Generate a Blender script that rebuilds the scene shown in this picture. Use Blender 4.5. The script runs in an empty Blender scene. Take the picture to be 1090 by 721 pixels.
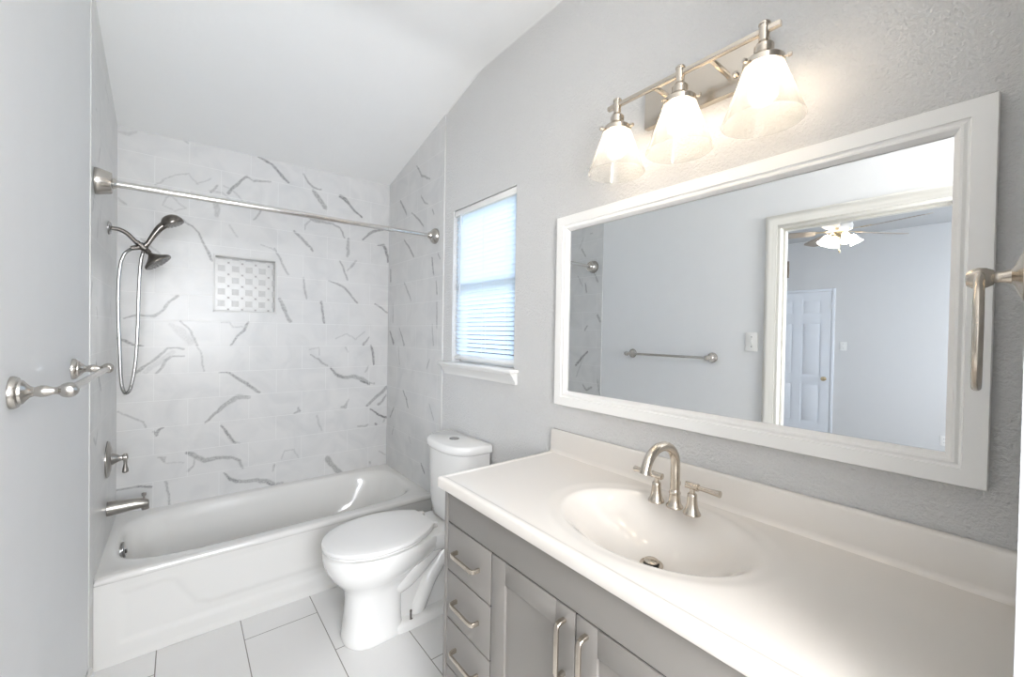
import bpy, bmesh, math, random
import numpy as np
from mathutils import Vector, Matrix
PI = math.pi
C = bpy.context.scene.collection
scene = bpy.context.scene

# ------------------------------------------------------------------ camera, world, lights, exposure
cam_d = bpy.data.cameras.new('camera'); cam = bpy.data.objects.new('camera', cam_d); C.objects.link(cam)
scene.camera = cam
cam_d.sensor_fit = 'HORIZONTAL'; cam_d.sensor_width = 36.0
cam_d.lens = 439.3 / 1090 * 36.0
cam_d.clip_start = 0.005; cam_d.clip_end = 200
_r = Vector((0.77947539, -0.62620519, 0.01688739)); _u = Vector((-0.00529658, 0.02036887, 0.9997785)); _f = Vector((0.62641046, 0.77939218, -0.01256029))
m3 = Matrix((_r, _u, -_f)).transposed()
cam.matrix_world = Matrix.Translation((0.2685, 0.0, 1.3995)) @ m3.to_4x4()

vs = scene.view_settings
scene.display_settings.display_device = 'sRGB'
vs.view_transform = 'Standard'; vs.look = 'None'; vs.gamma = 1.0; vs.use_curve_mapping = False
vs.exposure = 0.32
cy = scene.cycles
cy.max_bounces = 10; cy.diffuse_bounces = 5; cy.glossy_bounces = 6; cy.transmission_bounces = 6; cy.transparent_max_bounces = 16
cy.sample_clamp_indirect = 6.0; cy.caustics_reflective = False; cy.caustics_refractive = False
cy.use_denoising = True

world = bpy.data.worlds.new('sky'); scene.world = world; world.use_nodes = True
wn = world.node_tree.nodes; wl = world.node_tree.links
bg = wn['Background']; bg.inputs['Strength'].default_value = 6.5
wtc = wn.new('ShaderNodeTexCoord'); wno = wn.new('ShaderNodeTexNoise'); wno.inputs['Scale'].default_value = 2.2; wno.inputs['Detail'].default_value = 5
wcr = wn.new('ShaderNodeValToRGB')
wcr.color_ramp.elements[0].position = .42; wcr.color_ramp.elements[0].color = (.50, .68, .96, 1)
wcr.color_ramp.elements[1].position = .62; wcr.color_ramp.elements[1].color = (.95, .97, 1, 1)
wl.new(wtc.outputs['Generated'], wno.inputs['Vector']); wl.new(wno.outputs['Fac'], wcr.inputs['Fac']); wl.new(wcr.outputs['Color'], bg.inputs['Color'])

def area(name, loc, size, power, color, target=None, sy=None):
    d = bpy.data.lights.new(name, 'AREA'); d.energy = power; d.color = color; d.size = size
    if sy: d.shape = 'RECTANGLE'; d.size_y = sy
    o = bpy.data.objects.new(name, d); C.objects.link(o); o.location = loc
    if target is not None:
        o.rotation_euler = (Vector(target) - Vector(loc)).to_track_quat('-Z', 'Y').to_euler()
    return o
LIGHT_CEILING_FILL = 5.0
LIGHT_BEDROOM_FILL = 58.0
BULB_STRENGTH = 17.0
FAN_STRENGTH = 14.0
LIGHT_REAR_FILL = 52.0
# area lamp added to give daylight at the bedroom's unseen window
area('bedroom_fill_lamp', (-2.5, -1.47, 1.55), 1.7, LIGHT_BEDROOM_FILL, (.93, .96, 1.0), (-2.5, 2, 1.3), 1.3)
# fill lamp added behind the camera, at an added rear window
area('rear_fill_lamp', (0.42, -1.13, 1.60), 0.9, LIGHT_REAR_FILL, (1.0, .975, .955), (1.25, 1.2, 1.45), 1.2)
# added fill light under the unseen ceiling lamp (housing further down)
area('ceiling_fill_light', (0.62, -0.45, 2.735), 0.34, LIGHT_CEILING_FILL, (1.0, .98, .955), (0.62, -0.45, 0))

# ------------------------------------------------------------------ materials
def mat(name, color=(.8, .8, .8), rough=.5, metal=0., bump=None, spec=.5, coat=0., **kw):
    m = bpy.data.materials.new(name); m.use_nodes = True
    nt = m.node_tree; b = nt.nodes['Principled BSDF']
    b.inputs['Base Color'].default_value = (*color, 1); b.inputs['Roughness'].default_value = rough
    b.inputs['Metallic'].default_value = metal; b.inputs['Specular IOR Level'].default_value = spec
    b.inputs['Coat Weight'].default_value = coat
    tc = nt.nodes.new('ShaderNodeTexCoord')
    # a light procedural variation on every surface
    no = nt.nodes.new('ShaderNodeTexNoise'); no.inputs['Scale'].default_value = kw.get('vscale', 9.); no.inputs['Detail'].default_value = 3
    mx = nt.nodes.new('ShaderNodeMix'); mx.data_type = 'RGBA'
    v = kw.get('var', .03)
    mx.inputs['A'].default_value = (*[c * (1 - v) for c in color], 1); mx.inputs['B'].default_value = (*[min(1, c * (1 + v)) for c in color], 1)
    nt.links.new(tc.outputs['Object'], no.inputs['Vector']); nt.links.new(no.outputs['Fac'], mx.inputs['Factor'])
    nt.links.new(mx.outputs['Result'], b.inputs['Base Color'])
    if bump:
        s, st, dist = bump
        n2 = nt.nodes.new('ShaderNodeTexNoise'); n2.inputs['Scale'].default_value = s; n2.inputs['Detail'].default_value = 4; n2.inputs['Roughness'].default_value = .55
        bp = nt.nodes.new('ShaderNodeBump'); bp.inputs['Strength'].default_value = st; bp.inputs['Distance'].default_value = dist
        nt.links.new(tc.outputs['Object'], n2.inputs['Vector']); nt.links.new(n2.outputs['Fac'], bp.inputs['Height']); nt.links.new(bp.outputs['Normal'], b.inputs['Normal'])
    return m
M = {}
M['paint'] = mat('grey_wall_paint', (.68, .675, .665), .55, bump=(120, 1.0, .006), spec=.3, var=.015)
M['paint_smooth_lit'] = mat('grey_wall_paint_smooth_lit', (.77, .775, .78), .6, bump=(60, .2, .002), spec=.3, var=.015)  # same wall paint, finer bump, lightened and blued for window light
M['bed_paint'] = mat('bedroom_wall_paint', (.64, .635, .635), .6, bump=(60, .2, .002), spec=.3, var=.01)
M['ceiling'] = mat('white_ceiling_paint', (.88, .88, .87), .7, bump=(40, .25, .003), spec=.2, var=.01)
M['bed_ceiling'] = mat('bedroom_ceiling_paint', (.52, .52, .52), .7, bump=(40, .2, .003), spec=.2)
M['trim'] = mat('white_trim_paint', (.82, .81, .79), .35, spec=.4, var=.01)
M['casing'] = mat('cream_casing_paint', (.68, .665, .62), .35, spec=.4, var=.01)
M['mirror_frame'] = mat('white_mirror_frame', (.90, .89, .865), .38, spec=.4, var=.01)
M['acrylic'] = mat('white_tub_enamel', (.73, .72, .695), .12, spec=.5, coat=.3, var=.008)
M['porcelain'] = mat('white_porcelain', (.80, .79, .77), .09, spec=.5, coat=.4, var=.005)
M['seat'] = mat('white_seat_plastic', (.80, .79, .775), .2, var=.005)
M['nickel'] = mat('brushed_nickel', (.61, .55, .475), .26, 1.0, var=.05, vscale=30)
M['steel'] = mat('satin_steel', (.42, .415, .41), .24, 1.0, var=.05, vscale=30)
M['dark_nickel'] = mat('dark_brushed_nickel', (.20, .185, .17), .28, 1.0, var=.06, vscale=30)
M['valve'] = mat('satin_valve_nickel', (.40, .38, .355), .28, 1.0, var=.05, vscale=30)
M['tub_apron'] = mat('tub_apron_enamel', (.73, .72, .695), .3, var=.008)
M['towel_metal'] = mat('towel_bar_nickel', (.50, .475, .44), .25, 1.0, var=.05, vscale=30)
M['plain_paint'] = mat('grey_plain_paint', (.45, .46, .47), .6, spec=.2, var=.01)
M['rod'] = mat('polished_rod_metal', (.72, .70, .68), .16, 1.0)
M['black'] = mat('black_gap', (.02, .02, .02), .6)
M['vanity'] = mat('grey_vanity_paint', (.255, .238, .22), .38, spec=.4, var=.02, bump=(120, .05, .001))
M['counter'] = mat('cultured_marble', (.80, .755, .70), .12, spec=.5, coat=.35, var=.012, vscale=4)
M['slat'] = None
M['brass'] = mat('aged_brass', (.62, .50, .32), .3, 1.0)
M['fan_blade'] = mat('tan_wood_blade', (.36, .305, .25), .45, var=.12, vscale=14)
M['plate'] = mat('white_plastic_plate', (.82, .81, .79), .35)
M['door'] = mat('white_door_paint', (.74, .76, .80), .4, var=.01)
M['hinge'] = mat('dark_hinge_metal', (.20, .17, .14), .35, .9)
M['leaf'] = mat('tree_leaf', (.30, .38, .27), .6, var=.35, vscale=2.)
M['bark'] = mat('tree_bark', (.16, .12, .09), .8, var=.3)
M['grass'] = mat('lawn_ground', (.40, .42, .34), .9, var=.3, vscale=1.)
M['carpet'] = mat('bedroom_carpet', (.45, .42, .38), .95, bump=(400, .6, .01))
M['mosaic_grey'] = mat('grey_mosaic_stone', (.58, .575, .56), .3, var=.10, vscale=60)
M['mosaic_white'] = mat('white_mosaic_stone', (.76, .755, .74), .25, var=.05, vscale=40)
M['mosaic_dot'] = mat('dark_mosaic_dot', (.44, .42, .41), .3, var=.2, vscale=50)
M['niche_trim'] = mat('pale_grey_niche_edge', (.64, .635, .62), .3, var=.04)
M['grout'] = mat('white_grout', (.70, .695, .68), .8)
M['caulk'] = mat('white_caulk', (.78, .78, .77), .5)
M['drywall_core'] = mat('plaster_core', (.6, .6, .6), .8)
M['wand'] = mat('clear_wand_plastic', (.62, .64, .66), .2)

def tile_material(name, axis_u, tile=True):
    """marble wall tile in running bond; veins come from the mesh's own 'vein' attribute"""
    m = bpy.data.materials.new(name); m.use_nodes = True
    nt = m.node_tree; N = nt.nodes; Lk = nt.links; b = N['Principled BSDF']
    tc = N.new('ShaderNodeTexCoord'); sp = N.new('ShaderNodeSeparateXYZ'); cb = N.new('ShaderNodeCombineXYZ')
    Lk.new(tc.outputs['Object'], sp.inputs[0]); Lk.new(sp.outputs[axis_u], cb.inputs[0])
    ad = N.new('ShaderNodeMath'); ad.operation = 'SUBTRACT'; ad.inputs[1].default_value = .37 - 1.53
    Lk.new(sp.outputs['Z'], ad.inputs[0]); Lk.new(ad.outputs[0], cb.inputs[1])
    br = N.new('ShaderNodeTexBrick'); br.inputs['Scale'].default_value = 1; br.inputs['Brick Width'].default_value = .305; br.inputs['Row Height'].default_value = .153
    br.inputs['Mortar Size'].default_value = .0016; br.inputs['Mortar Smooth'].default_value = .3; br.offset = .5
    br.inputs['Color1'].default_value = (0, 0, 0, 1); br.inputs['Color2'].default_value = (1, 1, 1, 1); br.inputs['Mortar'].default_value = (.5, .5, .5, 1)
    Lk.new(cb.outputs[0], br.inputs['Vector'])
    # soft cloudy marble
    n1 = N.new('ShaderNodeTexNoise'); n1.inputs['Scale'].default_value = 5; n1.inputs['Detail'].default_value = 6; n1.inputs['Distortion'].default_value = 1.2
    Lk.new(tc.outputs['Object'], n1.inputs['Vector'])
    r1 = N.new('ShaderNodeValToRGB'); r1.color_ramp.elements[0].position = .3; r1.color_ramp.elements[0].color = (.61, .61, .605, 1)
    r1.color_ramp.elements[1].position = .6; r1.color_ramp.elements[1].color = (.68, .675, .665, 1)
    Lk.new(n1.outputs['Fac'], r1.inputs[0])
    # breaks up the traced veins
    at = N.new('ShaderNodeAttribute'); at.attribute_name = 'vein'
    n2 = N.new('ShaderNodeTexNoise'); n2.inputs['Scale'].default_value = 90; n2.inputs['Detail'].default_value = 3
    Lk.new(tc.outputs['Object'], n2.inputs['Vector'])
    mr = N.new('ShaderNodeMapRange'); mr.inputs['From Min'].default_value = .3; mr.inputs['From Max'].default_value = .62; mr.inputs['To Min'].default_value = .55; mr.inputs['To Max'].default_value = 1.2
    Lk.new(n2.outputs['Fac'], mr.inputs[0])
    mu = N.new('ShaderNodeMath'); mu.operation = 'MULTIPLY'; mu.use_clamp = True
    Lk.new(at.outputs['Fac'], mu.inputs[0]); Lk.new(mr.outputs[0], mu.inputs[1])
    mx = N.new('ShaderNodeMix'); mx.data_type = 'RGBA'; mx.inputs['B'].default_value = (.05, .048, .05, 1)
    Lk.new(mu.outputs[0], mx.inputs['Factor']); Lk.new(r1.outputs[0], mx.inputs['A'])
    mg = N.new('ShaderNodeMix'); mg.data_type = 'RGBA'; mg.inputs['B'].default_value = (.77, .77, .76, 1)
    gm = N.new('ShaderNodeMath'); gm.operation = 'MULTIPLY'; gm.inputs[1].default_value = .8
    Lk.new(br.outputs['Fac'], gm.inputs[0]); Lk.new(gm.outputs[0], mg.inputs['Factor'])
    Lk.new(mx.outputs['Result'], mg.inputs['A']); Lk.new(mg.outputs['Result'], b.inputs['Base Color'])
    bp = N.new('ShaderNodeBump'); bp.invert = True; bp.inputs['Strength'].default_value = .35; bp.inputs['Distance'].default_value = .0015
    Lk.new(br.outputs['Fac'], bp.inputs['Height']); Lk.new(bp.outputs['Normal'], b.inputs['Normal'])
    b.inputs['Roughness'].default_value = .3
    return m
M['tile_x'] = tile_material('marble_tile_back', 'X'); M['tile_y'] = tile_material('marble_tile_side', 'Y')

def floor_material():
    m = bpy.data.materials.new('white_floor_tile'); m.use_nodes = True
    nt = m.node_tree; N = nt.nodes; Lk = nt.links; b = N['Principled BSDF']
    tc = N.new('ShaderNodeTexCoord'); sp = N.new('ShaderNodeSeparateXYZ'); cb = N.new('ShaderNodeCombineXYZ')
    Lk.new(tc.outputs['Object'], sp.inputs[0])
    a1 = N.new('ShaderNodeMath'); a1.operation = 'SUBTRACT'; a1.inputs[1].default_value = 1.865 - 6.1 - .305
    a2 = N.new('ShaderNodeMath'); a2.operation = 'SUBTRACT'; a2.inputs[1].default_value = .195 - 3.05
    Lk.new(sp.outputs['Y'], a1.inputs[0]); Lk.new(sp.outputs['X'], a2.inputs[0]); Lk.new(a1.outputs[0], cb.inputs[0]); Lk.new(a2.outputs[0], cb.inputs[1])
    br = N.new('ShaderNodeTexBrick'); br.inputs['Scale'].default_value = 1; br.inputs['Brick Width'].default_value = .61; br.inputs['Row Height'].default_value = .305
    br.inputs['Mortar Size'].default_value = .0022; br.inputs['Mortar Smooth'].default_value = .2; br.offset = .5
    Lk.new(cb.outputs[0], br.inputs['Vector'])
    n1 = N.new('ShaderNodeTexNoise'); n1.inputs['Scale'].default_value = 3; n1.inputs['Detail'].default_value = 5; Lk.new(tc.outputs['Object'], n1.inputs['Vector'])
    r1 = N.new('ShaderNodeValToRGB'); r1.color_ramp.elements[0].color = (.71, .70, .685, 1); r1.color_ramp.elements[1].color = (.77, .76, .745, 1)
    Lk.new(n1.outputs['Fac'], r1.inputs[0])
    mg = N.new('ShaderNodeMix'); mg.data_type = 'RGBA'; mg.inputs['B'].default_value = (.24, .225, .205, 1)
    Lk.new(br.outputs['Fac'], mg.inputs['Factor']); Lk.new(r1.outputs[0], mg.inputs['A']); Lk.new(mg.outputs['Result'], b.inputs['Base Color'])
    bp = N.new('ShaderNodeBump'); bp.invert = True; bp.inputs['Strength'].default_value = .4; bp.inputs['Distance'].default_value = .002
    Lk.new(br.outputs['Fac'], bp.inputs['Height']); Lk.new(bp.outputs['Normal'], b.inputs['Normal'])
    b.inputs['Roughness'].default_value = .3
    return m
M['floor'] = floor_material()

def emission(name, color, strength):
    m = bpy.data.materials.new(name); m.use_nodes = True; nt = m.node_tree
    b = nt.nodes['Principled BSDF']; b.inputs['Base Color'].default_value = (.9, .9, .9, 1)
    b.inputs['Emission Color'].default_value = (*color, 1); b.inputs['Emission Strength'].default_value = strength
    return m
M['bulb'] = emission('lit_bulb', (1.0, .82, .63), BULB_STRENGTH)
M['fan_glass'] = emission('lit_frosted_glass', (1.0, .93, .82), FAN_STRENGTH)
M['fill_lamp_diffuser'] = emission('lit_fill_diffuser', (1.0, .96, .9), 3.0)  # glow of the added ceiling lamp

def shade_material():
    m = bpy.data.materials.new('seeded_glass_shade'); m.use_nodes = True; nt = m.node_tree; N = nt.nodes; Lk = nt.links
    out = N['Material Output']; N.remove(N['Principled BSDF'])
    tr = N.new('ShaderNodeBsdfTransparent'); tr.inputs[0].default_value = (.97, .97, .96, 1)
    tl = N.new('ShaderNodeBsdfTranslucent'); tl.inputs[0].default_value = (.9, .88, .84, 1)
    df = N.new('ShaderNodeBsdfDiffuse'); df.inputs[0].default_value = (.85, .84, .82, 1)
    gl = N.new('ShaderNodeBsdfGlossy'); gl.inputs['Roughness'].default_value = .12
    lw = N.new('ShaderNodeLayerWeight'); lw.inputs[0].default_value = .35
    ms = N.new('ShaderNodeMixShader'); ms.inputs[0].default_value = .5; Lk.new(tl.outputs[0], ms.inputs[1]); Lk.new(df.outputs[0], ms.inputs[2])
    m2 = N.new('ShaderNodeMixShader')
    mr = N.new('ShaderNodeMapRange'); mr.inputs['To Min'].default_value = .07; mr.inputs['To Max'].default_value = .45
    Lk.new(lw.outputs['Facing'], mr.inputs[0]); Lk.new(mr.outputs[0], m2.inputs[0])
    Lk.new(tr.outputs[0], m2.inputs[1]); Lk.new(ms.outputs[0], m2.inputs[2])
    m3_ = N.new('ShaderNodeMixShader'); m3_.inputs[0].default_value = .05; Lk.new(m2.outputs[0], m3_.inputs[1]); Lk.new(gl.outputs[0], m3_.inputs[2])
    Lk.new(m3_.outputs[0], out.inputs[0]); return m
M['shade'] = shade_material()
def slat_material():
    m = bpy.data.materials.new('white_blind_slat'); m.use_nodes = True; nt = m.node_tree; N = nt.nodes; Lk = nt.links
    out = N['Material Output']; b = N['Principled BSDF']; b.inputs['Base Color'].default_value = (.84, .86, .88, 1); b.inputs['Roughness'].default_value = .4
    tl = N.new('ShaderNodeBsdfTranslucent'); tl.inputs[0].default_value = (.85, .9, .95, 1)
    ms = N.new('ShaderNodeMixShader'); ms.inputs[0].default_value = .6; Lk.new(b.outputs[0], ms.inputs[1]); Lk.new(tl.outputs[0], ms.inputs[2]); Lk.new(ms.outputs[0], out.inputs[0])
    return m
M['slat'] = slat_material()
def glass_material():
    m = bpy.data.materials.new('window_glass'); m.use_nodes = True; nt = m.node_tree; N = nt.nodes; Lk = nt.links
    out = N['Material Output']; N.remove(N['Principled BSDF'])
    tr = N.new('ShaderNodeBsdfTransparent'); tr.inputs[0].default_value = (.93, .96, .97, 1)
    gl = N.new('ShaderNodeBsdfGlossy'); gl.inputs['Roughness'].default_value = .02
    fr = N.new('ShaderNodeFresnel'); fr.inputs[0].default_value = 1.3
    ms = N.new('ShaderNodeMixShader'); Lk.new(fr.outputs[0], ms.inputs[0]); Lk.new(tr.outputs[0], ms.inputs[1]); Lk.new(gl.outputs[0], ms.inputs[2]); Lk.new(ms.outputs[0], out.inputs[0])
    return m
M['glass'] = glass_material()
def mirror_material():
    m = bpy.data.materials.new('silvered_mirror'); m.use_nodes = True; b = m.node_tree.nodes['Principled BSDF']
    b.inputs['Base Color'].default_value = (.93, .945, .95, 1); b.inputs['Metallic'].default_value = 1; b.inputs['Roughness'].default_value = 0.0
    return m
M['mirror'] = mirror_material()

# ------------------------------------------------------------------ mesh helpers
class MB:
    def __init__(s): s.v = []; s.f = []; s.mi = []; s.m = 0
    def add(s, vs_, fs):
        o = len(s.v); s.v += [tuple(p) for p in vs_]
        for f in fs: s.f.append([i + o for i in f]); s.mi.append(s.m)
        return s
    def bm(s, b):
        b.verts.index_update(); s.add([v.co[:] for v in b.verts], [[v.index for v in f.verts] for f in b.faces]); b.free(); return s
    def box(s, x0, x1, y0, y1, z0, z1, bev=0, seg=2):
        x0, x1 = sorted((x0, x1)); y0, y1 = sorted((y0, y1)); z0, z1 = sorted((z0, z1))
        b = bmesh.new(); bmesh.ops.create_cube(b, size=1)
        for v in b.verts: v.co = ((x0 + x1) / 2 + v.co.x * (x1 - x0), (y0 + y1) / 2 + v.co.y * (y1 - y0), (z0 + z1) / 2 + v.co.z * (z1 - z0))
        if bev: bmesh.ops.bevel(b, geom=b.edges[:], offset=bev, segments=seg, profile=.5, affect='EDGES')
        return s.bm(b)
    def loft(s, rings, cap0=True, cap1=True, loop=False):
        n = len(rings[0]); o = len(s.v)
        for r in rings: s.v += [tuple(p) for p in r]
        R = len(rings)
        for i in range(R if loop else R - 1):
            j = (i + 1) % R
            for k in range(n):
                l = (k + 1) % n
                s.f.append([o + i * n + k, o + i * n + l, o + j * n + l, o + j * n + k]); s.mi.append(s.m)
        if not loop:
            if cap0: s.f.append([o + k for k in range(n)][::-1]); s.mi.append(s.m)
            if cap1: s.f.append([o + (R - 1) * n + k for k in range(n)]); s.mi.append(s.m)
        return s
    def lathe(s, prof, origin=(0, 0, 0), axis=(0, 0, 1), seg=32, cap=True):
        a = Vector(axis).normalized(); q = a.to_track_quat('Z', 'Y'); o = Vector(origin)
        rings = [[o + q @ Vector((r * math.cos(t * 2 * PI / seg), r * math.sin(t * 2 * PI / seg), h)) for t in range(seg)] for r, h in prof]
        return s.loft(rings, cap, cap)
    def tube(s, pts, r, seg=14, cap=True, loop=False):
        P = [Vector(p) for p in pts]; n = len(P); R = r if isinstance(r, (list, tuple)) else [r] * n
        rings = []; prev = None
        for i in range(n):
            if loop: t = (P[(i + 1) % n] - P[i - 1]).normalized()
            else: t = (P[min(i + 1, n - 1)] - P[max(i - 1, 0)]).normalized()
            if prev is None:
                ref = Vector((0, 0, 1)) if abs(t.z) < .9 else Vector((1, 0, 0)); nn = (ref - t * ref.dot(t)).normalized()
            else: nn = (prev - t * prev.dot(t)).normalized()
            prev = nn; bb = t.cross(nn)
            rings.append([P[i] + (nn * math.cos(a) + bb * math.sin(a)) * R[i] for a in [2 * PI * k / seg for k in range(seg)]])
        return s.loft(rings, cap, cap, loop)
    def sphere(s, c, r, seg=16, sc=(1, 1, 1)):
        b = bmesh.new(); bmesh.ops.create_uvsphere(b, u_segments=seg, v_segments=max(6, seg // 2), radius=r)
        for v in b.verts: v.co = (c[0] + v.co.x * sc[0], c[1] + v.co.y * sc[1], c[2] + v.co.z * sc[2])
        return s.bm(b)
    def xform(s, mt):
        s.v = [tuple(mt @ Vector(p)) for p in s.v]; return s
    def build(s, name, mats, parent=None, origin=None, smooth=True, angle=35):
        if not isinstance(mats, (list, tuple)): mats = [mats]
        if parent is not None: o0 = world_loc(parent)
        elif origin is not None: o0 = Vector(origin)
        else:
            a = np.array(s.v); o0 = Vector(((a[:, 0].min() + a[:, 0].max()) / 2, (a[:, 1].min() + a[:, 1].max()) / 2, a[:, 2].min()))
        me = bpy.data.meshes.new(name); me.from_pydata([tuple(Vector(p) - o0) for p in s.v], [], s.f); me.update()
        for m in mats: me.materials.append(m)
        me.polygons.foreach_set('material_index', s.mi)
        b = bmesh.new(); b.from_mesh(me); bmesh.ops.recalc_face_normals(b, faces=b.faces); b.to_mesh(me); b.free()
        if smooth:
            me.polygons.foreach_set('use_smooth', [True] * len(me.polygons)); me.set_sharp_from_angle(angle=math.radians(angle))
        o = bpy.data.objects.new(name, me); C.objects.link(o)
        if parent is not None: o.parent = parent
        else: o.location = o0
        return o
def world_loc(o):
    p = Vector((0, 0, 0))
    while o is not None: p += Vector(o.location); o = o.parent
    return p
def thing(name, label, cat, loc, group=None):
    o = bpy.data.objects.new(name, None); C.objects.link(o); o.location = loc; o.empty_display_size = .05
    return tag(o, label, cat, group)
def tag(o, label, cat, group=None):
    o['label'] = label; o['category'] = cat
    if group: o['group'] = group
    return o
def struct(o): o['kind'] = 'structure'; return o
def copy_tree(o, parent=None):
    c = o.copy(); C.objects.link(c)
    if parent is not None: c.parent = parent
    for ch in list(o.children): copy_tree(ch, c)
    return c
def bez(P, n=8):
    """Catmull-Rom through the points"""
    P = [Vector(p) for p in P]; out = []
    for i in range(len(P) - 1):
        p0 = P[max(i - 1, 0)]; p1 = P[i]; p2 = P[i + 1]; p3 = P[min(i + 2, len(P) - 1)]
        for k in range(n):
            t = k / n
            out.append(.5 * ((2 * p1) + (-p0 + p2) * t + (2 * p0 - 5 * p1 + 4 * p2 - p3) * t * t + (-p0 + 3 * p1 - 3 * p2 + p3) * t ** 3))
    out.append(P[-1]); return out
def sup(cx, cy_, a, b, n, z, seg=64):
    out = []
    for k in range(seg):
        t = 2 * PI * k / seg; c, s_ = math.cos(t), math.sin(t)
        out.append((cx + a * math.copysign(abs(c) ** (2 / n), c), cy_ + b * math.copysign(abs(s_) ** (2 / n), s_), z))
    return out
def frame_rings(y0, y1, z0, z1, prof, wallx, sgn=-1):
    """picture-frame moulding on a wall x = wallx; prof = [(inset, stand-off)]"""
    rings = []
    for (yy, zz, dy, dz) in ((y0, z0, 1, 1), (y1, z0, -1, 1), (y1, z1, -1, -1), (y0, z1, 1, -1)):
        rings.append([(wallx + sgn * d, yy + dy * u, zz + dz * u) for u, d in prof])
    return rings
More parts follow.
